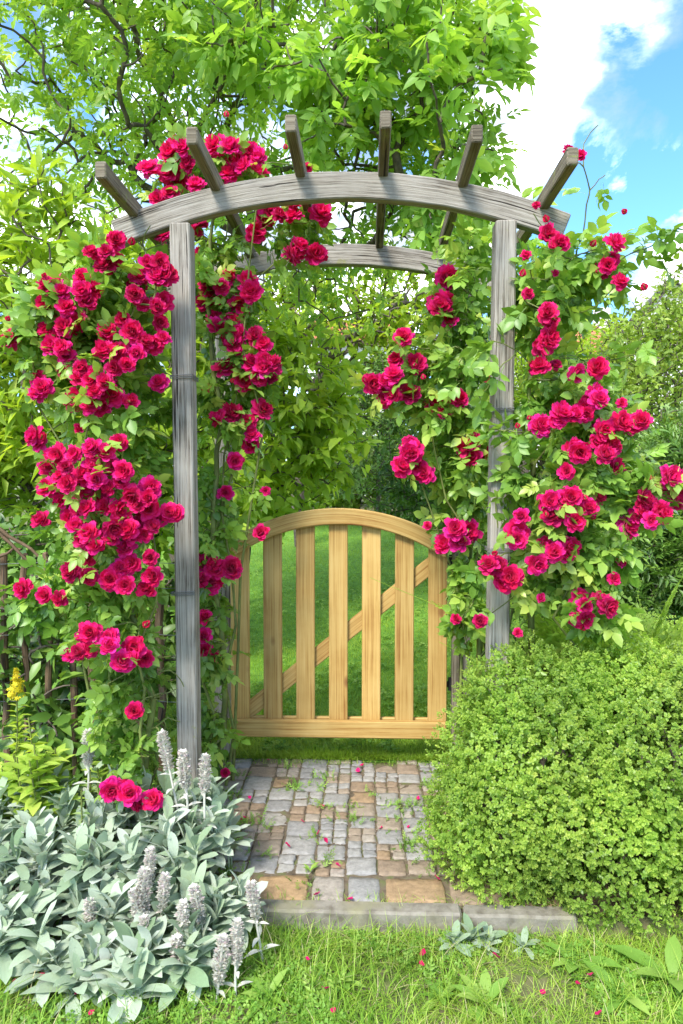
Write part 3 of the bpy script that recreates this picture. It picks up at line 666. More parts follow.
rose_leafT = [compound(2, .42, .62, rng=RNG, nseg=2, stemw=.010) for _ in range(6)] + [compound(3, .36, .62, rng=RNG, nseg=2, stemw=.010) for _ in range(3)]
def climbing_rose(label, root, trunk_px, blooms, Yb, blobs, nleaf, per, leafsize, base_r=.014, seed=1, sizeb=.082, extra_pts=None, nbud=6, sc_out=.7, bmax=97):
    """trunk_px: list of (px,py,Y)"""
    rg = np.random.default_rng(seed)
    t = thing('climbing_rose', label, 'rose bush', tuple(root), 'climbing roses on the garden arch')
    trunk = [np.array(root)] + [P(*q) for q in trunk_px]
    # refine trunk
    tr = []
    for i in range(len(trunk) - 1):
        for u in np.linspace(0, 1, 6)[:-1]: tr.append(trunk[i] * (1 - u) + trunk[i + 1] * u + rg.normal(size=3) * .008)
    tr.append(trunk[-1])
    blooms = list(blooms)
    for i in rg.permutation(len(blooms)):
        if len(blooms) >= bmax: break
        q = blooms[i]
        if q in SMALL or rg.random() < .35: continue
        blooms.append((q[0] + rg.normal() * 9, q[1] + rg.normal() * 9))
    bp_ = []
    for (px, py) in blooms:
        Y = Yb(px, py) + rg.normal() * .035
        bp_.append(P(px + rg.normal() * .8, py + rg.normal() * .8, Y))
    bp_ = np.array(bp_)
    cen = np.array([trunk[-1][0], max(trunk[1][1], 2.5) + .15, 0])
    out = bp_ - cen; out[:, 2] *= 0; out = unit(out)
    fac = unit(out * sc_out + np.array([0, -.75, .45]) + rg.normal(size=(len(bp_), 3)) * .33)
    back = bp_ - fac * .035
    tips, nrm = in_blobs(nleaf, blobs, .2, rg)
    if extra_pts is not None: tips = np.concatenate([tips, extra_pts])
    alltips = np.concatenate([back, tips])
    N, par, rad, tipi = grow(tr, alltips, base_r, .0014, .25, 3, .08, .04, .5, rg, start=2)
    a = Acc(); tubes(a, N, par, rad, 5)
    # a second and third cane from the ground
    for k in range(3):
        e = N[tipi[rg.integers(0, len(tipi))]]; s0 = np.array(root) + np.array([rg.normal() * .06, rg.normal() * .05, 0])
        pts = [s0 * (1 - u) + e * u + np.array([math.sin(u * 3.1) * rg.normal() * .05, 0, 0]) + rg.normal(size=3) * .006 for u in np.linspace(0, 1, 9)]
        polytube(a, pts, np.linspace(.008, .003, 9), 5)
    a.build('cane', M['cane'], t)
    f = Acc()
    leafy(f, N, par, tipi[len(bp_):], per, rose_leafT, leafsize, droop=.35, spread=.9, along=.22, upb=.7, rng=rg, clear=True)
    leafy(f, N, par, tipi[:len(bp_)], 2, rose_leafT, leafsize * .9, droop=.25, spread=1.0, along=.2, upb=.7, rng=rg, clear=True)
    f.build('foliage', M['rose_leaf'], t, smooth=True)
    rt = np.array(root)
    for i, (p, n) in enumerate(zip(bp_, fac)):
        k = SMALL.get(blooms[i], 1.0)
        me = BL[rg.integers(0, len(BL))]
        o = bpy.data.objects.new('rose_bloom', me); COL.objects.link(o); o.parent = t
        o.location = Vector(p - rt); o.rotation_euler = (Vector(n).to_track_quat('Z', 'Y') @ Euler((0, 0, rg.uniform(0, 6))).to_quaternion()).to_euler()
        s_ = sizeb * rg.uniform(.74, 1.14) * k * (bp_[i][1] / 2.5); o.scale = (s_, s_, s_ * rg.uniform(.85, 1.1))
    for i in range(nbud):
        j = rg.integers(0, len(bp_)); p = bp_[j] + rg.normal(size=3) * np.array([.05, .03, .05]) + np.array([0, -.02, .03])
        o = bpy.data.objects.new('rose_bud', BUD[i % 2]); COL.objects.link(o); o.parent = t
        o.location = Vector(p - rt); o.rotation_euler = (rg.uniform(-.9, .5), rg.uniform(-.8, .8), 0); s_ = rg.uniform(.022, .032); o.scale = (s_, s_, s_)
    return t

climbing_rose('tall climbing rose with crimson clusters, upper mass left of the left post', (-.98, 2.62, 0), [(130, 640, 2.6), (105, 470, 2.55), (95, 340, 2.5)],
    LEFT_UP, lambda x, y: 2.33 + .12 * abs(x - 90) / 80, [blob(100, 320, 2.58, 62, 75, .20), blob(130, 420, 2.6, 50, 60, .2), blob(60, 350, 2.55, 40, 70, .15), blob(150, 250, 2.66, 30, 35, .15), blob(120, 480, 2.6, 45, 50, .15)], 150, 7, .125, seed=3, bmax=72)
climbing_rose('lower climbing rose with heavy crimson clusters above the silver leaved plants', (-.86, 2.5, 0), [(150, 700, 2.5), (130, 590, 2.47), (110, 500, 2.43)],
    LEFT_LOW, lambda x, y: 2.24 + .10 * abs(x - 95) / 80, [blob(105, 500, 2.48, 62, 50, .17), blob(115, 600, 2.5, 60, 60, .18), blob(135, 680, 2.5, 50, 65, .17), blob(60, 590, 2.5, 35, 35, .12), blob(145, 740, 2.5, 40, 40, .14)], 190, 6, .105, seed=4, sc_out=.5, bmax=88)
climbing_rose('climbing rose inside the left post, trained up over the left rafters', (-.70, 3.02, 0), [(228, 700, 2.95), (212, 560, 2.92), (222, 420, 2.9), (205, 300, 2.88), (215, 200, 2.86)],
    LEFT_IN, lambda x, y: (2.86 if y > 190 or x > 290 else 2.80) if x > 196 else 2.82, [blob(222, 290, 2.95, 34, 50, .16), blob(232, 400, 2.97, 36, 60, .17), blob(212, 520, 2.97, 24, 70, .15), blob(210, 640, 2.97, 22, 70, .14), blob(208, 730, 2.97, 22, 40, .13), blob(215, 170, 2.95, 55, 22, .15), blob(290, 225, 3.0, 30, 20, .1)], 190, 6, .11, seed=5, sc_out=.3, bmax=86)
climbing_rose('climbing rose inside the right post, leaning towards the gate', (.56, 3.0, 0), [(478, 640, 2.95), (470, 540, 2.92), (465, 440, 2.88), (470, 340, 2.86), (475, 280, 2.85)],
    RIGHT_IN, lambda x, y: 2.80, [blob(465, 300, 2.9, 40, 40, .16), blob(445, 380, 2.9, 45, 50, .18), blob(460, 450, 2.9, 40, 50, .16), blob(460, 530, 2.92, 28, 50, .14), blob(462, 600, 2.92, 24, 40, .12), blob(478, 250, 2.9, 25, 20, .1)], 170, 6, .115, seed=6, sc_out=.3, bmax=42)
climbing_rose('wide climbing rose with long sprays reaching right of the right post', (.68, 2.72, 0), [(530, 620, 2.65), (530, 500, 2.6), (530, 400, 2.57), (535, 310, 2.56), (545, 250, 2.55)],
    RIGHT_OUT, lambda x, y: 2.38 + .0002 * abs(x - 560), [blob(545, 300, 2.6, 38, 50, .17), blob(575, 400, 2.58, 55, 50, .18), blob(560, 480, 2.55, 60, 45, .18), blob(560, 560, 2.55, 60, 45, .17), blob(620, 480, 2.5, 45, 35, .12), blob(600, 590, 2.5, 35, 30, .1), blob(590, 260, 2.5, 40, 30, .1), blob(500, 400, 2.47, 22, 80, .05), blob(500, 500, 2.5, 25, 60, .05)], 310, 6, .115, seed=8, nbud=14,
    extra_pts=np.array([P(683, 250, 2.4), P(660, 240, 2.4), P(640, 250, 2.42), P(598, 125, 2.42), P(590, 190, 2.45), P(605, 175, 2.45), P(650, 350, 2.42)]))

# ------------------------------------------------------------------ trees and shrubs
walnutT = [compound(2, .46, .46, rng=RNG, nseg=1, stemw=.008) for _ in range(4)] + [compound(3, .40, .44, rng=RNG, nseg=1, stemw=.008) for _ in range(4)]
walnutT2 = [compound(2, .46, .48, rng=RNG, nseg=2, stemw=.008) for _ in range(5)]
ovalT = [leaf(.5, 1, .3, c) for c in (.05, .2, .35)]
oval2T = [leaf(.48, 2, .3, c) for c in (.05, .25, .4)]
lanceT = [leaf(.30, 1, .3, c) for c in (.1, .3)] + [leaf(.34, 2, .3, .4)]
def pairT(n, lf, lw):
    parts = []
    for i in range(n):
        for s in (-1, 1):
            V, FV, FN, Rr = leaf(lw, 1, .3, .2); V = V * lf * RNG.uniform(.8, 1.1) * (1 - .3 * i / n); V = rotx(V, RNG.uniform(-.3, .5)); V = rotz(V, -s * RNG.uniform(.5, 1.1)); V[:, 1] += .15 + .75 * i / n
            parts.append((V, FV, FN, Rr + RNG.uniform(-.1, .1)))
    V, FV, FN, Rr = leaf(lw, 1); V = V * lf * .8; V[:, 1] += .85; parts.append((V, FV, FN, Rr + .1))
    V = np.array([(-.012, 0, 0), (.012, 0, 0), (.006, .9, 0), (-.006, .9, 0)], float); parts.append((V, np.array([0, 1, 2, 3]), np.array([4]), np.array([0.0])))
    return join_t(parts)
sprayT = [pairT(4, .32, .42) for _ in range(5)]
lsprayT = [pairT(4, .42, .30) for _ in range(5)]

def plant(name, label, cat, root, trunk, blobs, ntips, per, tm, size, lm, r0, group=None, seed=1, shell=.35, wood='bark', minr=0, **k):
    rg = np.random.default_rng(seed)
    t = thing(name, label, cat, tuple(root), group)
    tips, _ = in_blobs(ntips, blobs, shell, rg)
    gz = ground_z(tips[:, 0], tips[:, 1]); tips[:, 2] = np.maximum(tips[:, 2], gz + .08 + .2 * rg.random(len(tips)))
    tr = []
    pts = [np.array(root, float)] + [np.array(q, float) for q in trunk]
    for i in range(len(pts) - 1):
        for u in np.linspace(0, 1, 5)[:-1]: tr.append(pts[i] * (1 - u) + pts[i + 1] * u + (rg.normal(size=3) * r0 * .35 if i or u else 0))
    tr.append(pts[-1])
    N, par, rad, tipi = grow(tr, tips, r0, k.pop('rtip', .003), k.pop('pen', .3), 3, k.pop('wob', .09), k.pop('lift', .05), k.pop('expo', .5), rg, start=k.pop('start', 2))
    a = Acc(); tubes(a, N, par, rad, 6 if r0 > .04 else 5, minr=minr); a.build('trunk' if r0 > .04 else 'stem', M[wood], t)
    f = Acc(); leafy(f, N, par, tipi, per, tm, size, rng=rg, **k)
    f.build('crown' if r0 > .04 else 'foliage', M[lm], t)
    return t

# big walnut over the arch
Yt = 5.4
plant('walnut_tree', 'large bright green walnut tree spreading over and behind the arch', 'tree', (-1.75, 6.1, ground_z(0, 6.1)), [(-1.7, 6.0, 1.5), (-1.55, 5.8, 2.5), (-1.2, 5.6, 3.2)],
      [blob(90, 90, 5.2, 170, 150, 1.2), blob(250, 60, 4.8, 140, 130, 1.2), blob(400, 90, 4.7, 100, 110, .9), blob(450, 170, 4.6, 60, 60, .7), blob(300, 250, 5.2, 130, 70, .8), blob(150, -60, 4.4, 260, 110, 1.5), blob(420, -40, 4.2, 70, 70, .8), blob(400, 210, 4.8, 70, 50, .6)],
      700, 6, walnutT, .18, 'tree_leaf', .075, seed=21, shell=.1, droop=.35, along=.9, start=8, rtip=.004, expo=.6, pen=.2)
# nearer walnut sprays, dipping in front at the top
plant('walnut_tree', 'young walnut tree with large drooping leaves just behind the arch beam', 'tree', (1.15, 4.6, ground_z(0, 4.6)), [(1.0, 4.5, 1.6), (.55, 4.3, 2.6), (.2, 4.2, 3.2)],
      [blob(430, 50, 4.0, 105, 90, .5), blob(500, 20, 4.0, 40, 35, .3), blob(330, 110, 4.1, 70, 80, .4), blob(470, 200, 4.1, 60, 60, .35), blob(540, 250, 4.1, 40, 30, .3), blob(240, 40, 4.0, 70, 60, .4)],
      150, 6, walnutT2, .205, 'tree_leaf', .035, seed=22, shell=.1, droop=.7, along=.4, start=8, expo=.6)
# shrub masses to the left
plant('shrub', 'tall leafy yellow-green shrub at the far left edge behind the roses', 'shrub', (-2.0, 3.9, ground_z(0, 3.9)), [(-1.95, 3.9, .8), (-1.9, 3.85, 1.4)],
      [blob(25, 300, 3.8, 70, 90, .4), blob(60, 400, 3.8, 80, 90, .4), blob(-40, 380, 3.8, 70, 150, .5), blob(30, 220, 3.8, 60, 50, .3), blob(10, 460, 3.8, 80, 70, .3)], 620, 8, lanceT, .115, 'shrub_leaf', .03, 'background shrubs left of the arch', seed=31, droop=.0, upb=.8, along=.35)
plant('shrub', 'upright yellow-green shrub directly behind the left arch post', 'shrub', (-1.35, 4.3, ground_z(0, 4.3)), [(-1.35, 4.3, .9), (-1.3, 4.25, 1.5)],
      [blob(120, 270, 4.2, 70, 60, .4), blob(150, 370, 4.2, 80, 90, .4), blob(120, 480, 4.2, 90, 80, .4), blob(200, 480, 4.3, 70, 80, .3), blob(200, 300, 4.4, 50, 60, .3)], 560, 8, oval2T, .10, 'shrub_leaf', .03, 'background shrubs left of the arch', seed=32, droop=.1, along=.35)
plant('shrub', 'dark leafy undergrowth behind the stake fence', 'shrub', (-1.5, 3.5, ground_z(0, 3.5)), [(-1.5, 3.5, .3), (-1.45, 3.5, .55)],
      [blob(40, 560, 3.5, 90, 50, .25), blob(30, 650, 2.93, 70, 60, .1), blob(60, 740, 2.9, 80, 30, .1), blob(60, 650, 3.4, 110, 60, .25), blob(160, 640, 3.4, 60, 90, .2), blob(60, 730, 3.3, 110, 40, .2), blob(190, 560, 3.5, 40, 60, .2)], 420, 7, oval2T, .085, 'dark_leaf', .022, seed=33, droop=.2, along=.3)
# behind the gate
plant('shrub', 'arching fresh green shrub beyond the gate on the left of the lawn', 'shrub', (-1.15, 6.2, ground_z(0, 6.2)), [(-1.1, 6.2, .9), (-1.0, 6.1, 1.4)],
      [blob(260, 420, 5.9, 75, 85, .7), blob(300, 380, 5.8, 65, 60, .6), blob(330, 440, 6.0, 42, 50, .6), blob(240, 340, 5.8, 60, 60, .5), blob(262, 498, 5.9, 60, 32, .6)], 560, 7, oval2T, .13, 'shrub_leaf', .035, 'shrubs beyond the gate', seed=41, droop=.35, along=.4)
plant('shrub', 'dense dark green bush beyond the gate on the right of the lawn', 'shrub', (.75, 7.4, ground_z(0, 7.4)), [(.72, 7.4, .9), (.7, 7.4, 1.3)],
      [blob(410, 470, 7.2, 42, 45, .6), blob(450, 440, 7.2, 50, 60, .6), blob(425, 505, 7.2, 55, 25, .6)], 520, 8, ovalT, .075, 'dark_leaf', .03, 'shrubs beyond the gate', seed=42, droop=.1, along=.3)
plant('shrub', 'grey-green fine leaved shrub in the gap between the bright and dark bushes', 'shrub', (.15, 8.8, ground_z(0, 8.8)), [(.15, 8.8, 1.1), (.15, 8.8, 1.6)],
      [blob(360, 430, 8.6, 50, 50, .7), blob(390, 390, 8.6, 60, 40, .7), blob(345, 480, 8.6, 40, 20, .5)], 520, 8, ovalT, .08, 'grey_leaf', .03, 'shrubs beyond the gate', seed=43, droop=.1, along=.35)
plant('fruit_tree', 'twisty branched fruit tree seen through the arch opening', 'tree', (-.9, 9.3, ground_z(0, 9.3)), [(-.9, 9.3, 1.6), (-.7, 9.2, 2.6)],
      [blob(330, 330, 9.0, 110, 50, 1.0), blob(400, 350, 9.0, 70, 60, .9), blob(250, 300, 9.0, 80, 50, .9), blob(460, 330, 9.0, 60, 60, .8), blob(340, 285, 9.2, 130, 38, .9)], 820, 8, ovalT, .12, 'shrub_leaf', .10, seed=44, droop=.2, along=.4, rtip=.006, expo=.55, wob=.16)
# right background
rb = 'background shrubs right of the arch'
plant('shrub', 'tall fine-leaved olive green shrub at the right edge, top against the sky', 'shrub', (3.0, 7.0, ground_z(0, 7)), [(3.0, 7.0, 1.2), (2.9, 6.9, 2.0)],
      [blob(665, 400, 6.6, 80, 110, .8), blob(690, 320, 6.8, 60, 60, .6), blob(610, 420, 6.4, 55, 80, .6)], 900, 9, ovalT, .065, 'olive_leaf', .04, rb, seed=51, droop=.1, along=.4)
plant('shrub', 'rounded yellow-green bush behind the right rose, below the house roofs', 'shrub', (1.9, 7.6, ground_z(0, 7.6)), [(1.9, 7.6, 1.0), (1.9, 7.5, 1.8)],
      [blob(560, 390, 7.4, 70, 75, .8), blob(530, 470, 7.2, 80, 80, .7), blob(600, 350, 7.6, 60, 40, .6), blob(500, 380, 7.6, 60, 60, .6)], 800, 9, ovalT, .07, 'shrub_leaf', .035, rb, seed=52, droop=.1, along=.4)
plant('shrub', 'dark leafy bush low at the right edge above the ferns', 'shrub', (1.95, 4.4, ground_z(0, 4.4)), [(1.95, 4.4, .5), (1.95, 4.4, .9)],
      [blob(650, 560, 4.3, 70, 60, .4), blob(590, 600, 4.2, 60, 50, .3), blob(680, 480, 4.6, 50, 50, .4), blob(540, 560, 4.4, 60, 60, .3)], 480, 8, lsprayT, .16, 'dark_leaf', .03, rb, seed=53, droop=.1, along=.3)
plant('shrub', 'grey-green twiggy bush in the middle of the right background', 'shrub', (2.2, 5.6, ground_z(0, 5.6)), [(2.2, 5.6, .7), (2.2, 5.5, 1.1)],
      [blob(640, 480, 5.4, 70, 55, .5), blob(590, 500, 5.3, 60, 60, .5), blob(700, 450, 5.5, 50, 60, .5)], 520, 8, ovalT, .06, 'grey_leaf', .03, rb, seed=54, droop=.1, along=.35)
# far masses that close the view
for (lab, px, Y, bl, lm, sd) in [
    ('low leafy bush closing the lawn behind the gate, left half', 300, 11.5, [blob(290, 490, 11.3, 55, 28, .6), blob(250, 470, 11.3, 50, 40, .6)], 'shrub_leaf', 71),
    ('low leafy bush closing the lawn behind the gate, middle', 360, 12, [blob(355, 488, 11.8, 50, 25, .6), blob(365, 465, 12, 50, 30, .6)], 'olive_leaf', 72),
    ('low leafy bush closing the lawn behind the gate, right half', 440, 11.5, [blob(430, 485, 11.3, 55, 30, .6), blob(470, 470, 11.3, 50, 40, .6)], 'grey_leaf', 73)]:
    b = P(px, 500, Y); zg = float(ground_z(0, Y))
    plant('shrub', lab, 'shrub', (b[0], Y, zg), [(b[0], Y, zg + .3), (b[0], Y, zg + .6)], bl, 500, 8, ovalT, .11, lm, .03, 'shrubs beyond the gate', seed=sd, droop=.1, along=.35)
ft = 'far garden trees on the skyline'
for (lab, x, y, h, bl, lm, sd) in [
    ('far round tree behind the left shrubs', -7.5, 14, 0, [blob(10, 350, 14, 150, 130, 2.0), blob(120, 420, 14, 110, 80, 1.5), blob(90, 300, 14, 100, 90, 1.5)], 'shrub_leaf', 61),
    ('far hedge-like tree closing the lawn behind the gate', -.3, 14.5, 0, [blob(330, 455, 14, 150, 50, 1.2), blob(420, 430, 14, 80, 50, 1.2), blob(240, 440, 14, 90, 70, 1.2)], 'olive_leaf', 62),
    ('far tree with its top against the sky at the right', 7.0, 15, 0, [blob(640, 380, 14.5, 90, 70, 1.8), blob(560, 400, 14.5, 90, 70, 1.5), blob(720, 350, 14.5, 80, 90, 1.5)], 'olive_leaf', 63)]:
    zg = float(ground_z(x, y))
    plant('garden_tree', lab, 'tree', (x, y, zg), [(x, y, zg + 1.2), (x, y, zg + 1.8)], bl, 700, 9, ovalT, .17, lm, .10, ft, seed=sd, droop=.2, along=.6, rtip=.008)

# ------------------------------------------------------------------ houses behind
def house(label, x, y, z0, w_, d_, hw, hr, roofm, ang=0):
    t = thing('house', label, 'house', (x, y, z0), 'houses behind the garden'); t.rotation_euler[2] = ang
    def loc(V): return np.array(V, float)
    a = Acc(); X, Y = w_ / 2, d_ / 2
    V = loc([(-X, -Y, 0), (X, -Y, 0), (X, Y, 0), (-X, Y, 0), (-X, -Y, hw), (X, -Y, hw), (X, Y, hw), (-X, Y, hw), (-X, 0, hw + hr - .05), (X, 0, hw + hr - .05)])
    a.add(V, [0, 1, 5, 4, 2, 3, 7, 6, 1, 2, 6, 9, 5, 3, 0, 4, 8, 7], [4, 4, 5, 5]); a.build('wall', M['plaster'], t, smooth=False, off=np.zeros(3))
    a = Acc(); o = .35; sl_ = hr / Y
    for s in (-1, 1):
        rows = 14
        for r_ in range(rows):
            y0 = s * (Y + o) * (1 - r_ / rows); y1 = s * (Y + o) * (1 - (r_ + 1) / rows)
            za = hw + hr - sl_ * abs(y0) + .06; zb_ = hw + hr - sl_ * abs(y1) + .02
            V = [(-X - o, y0, za), (X + o, y0, za), (X + o, y1, zb_), (-X - o, y1, zb_), (-X - o, y0, za - .08), (X + o, y0, za - .08)]
            a.add(V, [0, 1, 2, 3, 4, 5, 1, 0], [4, 4])
    rf = a.build('roof', roofm, t, smooth=False, off=np.zeros(3))
    a = Acc(); timber(a, [np.array([X * .4, 0, hw + hr - .4]), np.array([X * .4, 0, hw + hr + .7])], .5, .5, (1, 0, 0), .02)
    a.build('chimney', M['plaster'], rf, smooth=False, off=np.zeros(3))
    for k in (-.5, .5):
        a = Acc(); timber(a, [np.array([X * k - .5, -Y - .02, hw - 1.3]), np.array([X * k + .5, -Y - .02, hw - 1.3])], .05, 1.2, (0, 1, 0), .01)
        wn = a.build('window', M['plaster'], t, smooth=False, off=np.zeros(3))
        a = Acc(); timber(a, [np.array([X * k - .42, -Y - .05, hw - 1.3]), np.array([X * k + .42, -Y - .05, hw - 1.3])], .02, 1.0, (0, 1, 0), .003)
        a.build('pane', M['glass'], wn, smooth=False, off=np.zeros(3))
p1 = P(356, 321, 26)
house('pale house with orange tiled roof glimpsed through the arch', p1[0], 26, .9, 2.6, 6, p1[2] - .9 - 1.3, 1.3, M['tile'])
p2 = P(590, 318, 26)
house('house with reddish roof low on the skyline behind the right rose', p2[0], 28, .9, 6, 6, p2[2] - 2.6, 1.9, M['tile'], .2)
p3 = P(690, 300, 22)
house('grey roofed house at the right edge behind the shrubs', p3[0] + 1.2, 24, .9, 6, 6, p3[2] - 3.2, 2.8, M['greyroof'], .9)

# ------------------------------------------------------------------ box hedge
def hedge():
    rg = np.random.default_rng(77)
    t = thing('box_bush', 'big rounded clipped box bush with tiny bright leaves right of the path', 'hedge', (1.2, 2.48, 0))
    bl = []
    n = 28000
    # rounded body: several overlapping lobes give an uneven clipped surface
    lobes = [(.62, 2.42, .30, .40, .36, .44), (1.05, 2.40, .34, .50, .40, .44), (1.5, 2.45, .36, .55, .42, .45), (2.0, 2.5, .36, .55, .42, .45),
             (.50, 2.36, .20, .31, .28, .30), (.60, 2.46, .53, .30, .26, .27), (.95, 2.5, .55, .36, .3, .26), (1.5, 2.5, .56, .45, .3, .26), (.85, 2.25, .18, .42, .24, .30), (1.3, 2.22, .2, .45, .24, .32), (.75, 2.55, .45, .35, .3, .3), (1.15, 2.55, .48, .4, .3, .28)]
    tot = np.array([l[3] * l[5] for l in lobes]); tot /= tot.sum()
    k = rg.choice(len(lobes), n, p=tot); B = np.array(lobes)[k]; d = rdir(n, rg); d[:, 1] = np.where(rg.random(n) < .7, -abs(d[:, 1]), d[:, 1])
    r = 1 - .16 * rg.random(n) ** 1.5
    p = B[:, :3] + d * B[:, 3:6] * r[:, None]
    nm = unit(d / B[:, 3:6])
    # bumpy, and keep only what is near the union's surface
    p += nm * (.018 * np.sin(p[:, 0:1] * 19) * np.sin(p[:, 2:3] * 17 + p[:, 1:2] * 9) + .012 * np.sin(p[:, 0:1] * 47 + p[:, 2:3] * 39))
    keep = p[:, 2] > -.04
    for l in lobes:
        q = (p - np.array(l[:3])) / np.array(l[3:6]); keep &= (np.linalg.norm(q, axis=1) > .80)
    p, nm = p[keep], nm[keep]; n = len(p)
    T = []
    for s in range(6):
        parts = []
        for j in range(5):
            for sgn in (0, math.pi):
                V, FV, FN, Rr = leaf(.62, 2, .25, .12, .55, .6); V = V * (.62 - .07 * j) * RNG.uniform(.85, 1.1)
                V = rotx(V, R(20 + 14 * j) + RNG.normal() * .15); V = rotz(V, sgn + j * 1.45 + RNG.normal() * .2); V[:, 2] += -.45 + .2 * j
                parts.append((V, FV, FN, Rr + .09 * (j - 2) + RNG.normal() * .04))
        T.append(join_t(parts))
    f = Acc()
    # shoots point outwards: template axis is z, so z = outward direction
    ax = unit(nm + rg.normal(size=(n, 3)) * .35 + np.array([0, -.05, .25]))
    yd = np.cross(ax, rdir(n, rg))
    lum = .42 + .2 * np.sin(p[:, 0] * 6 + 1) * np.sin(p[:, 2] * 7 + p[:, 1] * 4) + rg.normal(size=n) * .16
    sz = rg.uniform(.018, .028, n)
    w = rg.integers(0, len(T), n)
    for i in range(len(T)):
        kk = w == i
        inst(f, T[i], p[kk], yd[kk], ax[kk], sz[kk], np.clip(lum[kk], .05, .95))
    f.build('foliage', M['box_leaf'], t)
    # wood inside
    sel = rg.choice(n, 500, replace=False); tips = p[sel] - nm[sel] * .16
    tips[:, 2] = np.maximum(tips[:, 2], .03)
    for x0 in (.6, 1.0, 1.45, 1.9):
        a = Acc()
        tt = tips[abs(tips[:, 0] - x0) < .3]
        N, par, rad, tipi = grow([np.array([x0, 2.5, -.02]), np.array([x0, 2.5, .08]), np.array([x0 + .02, 2.5, .16])], tt, .022, .0018, .3, 2, .08, .02, .5, rg)
        tubes(a, N, par, rad, 5)
        a.build('stem', M['bark'], t)
    # inner leaf mass
    f = Acc(); n2 = 22000; k = rg.choice(len(lobes), n2, p=tot); B = np.array(lobes)[k]; d = rdir(n2, rg)
    p2 = B[:, :3] + d * B[:, 3:6] * (.66 + .22 * rg.random(n2))[:, None]; p2 = p2[p2[:, 2] > 0]; n2 = len(p2)
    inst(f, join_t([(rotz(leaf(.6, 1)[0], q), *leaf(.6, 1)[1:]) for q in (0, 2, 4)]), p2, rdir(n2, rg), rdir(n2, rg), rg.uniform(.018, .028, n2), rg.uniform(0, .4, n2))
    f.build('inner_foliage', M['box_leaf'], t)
hedge()

# ------------------------------------------------------------------ woolly silver plants
stT = []
for s in range(6):
    stT.append(leaf(.36 + .06 * RNG.random(), 7, .25, RNG.uniform(.05, .6), .56, .5, .014))
def spike_mesh(seed):
    rg = np.random.default_rng(seed); a = Acc()
    # woolly stem runs down, spike on top (unit: metres, base at z=0, top ~ .30)
    H = .26
    polytube(a, [(0, 0, 0), (.004, .002, H * .5), (0, 0, H)], .0035, 6, 0, .3)
    T = leaf(.55, 2, .5, -.1, .5)
    n = 420
    z = H * .60 + (H * .46) * rg.random(n); whorl = .75 + .25 * np.cos((z - H * .6) / .0155 * 2 * math.pi)
    env = np.sin(np.clip((z - H * .58) / (H * .50), 0, 1) * math.pi) ** .4
    ph = rg.random(n) * 6.283; rr = .0125 * whorl * env
    p = np.stack([np.cos(ph) * rr, np.sin(ph) * rr, z], 1)
    d = unit(np.stack([np.cos(ph), np.sin(ph), .6 + rg.normal(size=n) * .3], 1)); nm = np.stack([-np.cos(ph) * .5, -np.sin(ph) * .5, np.ones(n)], 1)
    col = np.where(rg.random(n) < .2, rg.uniform(.6, .9, n), rg.uniform(0, .5, n))
    inst(a, T, p, d, nm, rg.uniform(.011, .016, n), col)
    # stem leaves
    for j in range(3):
        for s in (0, math.pi):
            V, FV, FN, Rr = leaf(.34, 4, .4, .35, .45); L_ = .055 - .008 * j; V = rotx(V * L_, R(25)); V = rotz(V, s + j * 1.4 + rg.normal() * .2); V[:, 2] += H * (.2 + .17 * j)
            a.add(V, FV, FN, .3 + .1 * rg.random())
    return mesh_np('flower_spike', np.concatenate(a.V), np.concatenate(a.FV), np.concatenate(a.FN), np.concatenate(a.R), None, True)
SPK = [spike_mesh(i) for i in range(4)]
for s_ in SPK: s_.materials.append(M['spike'])
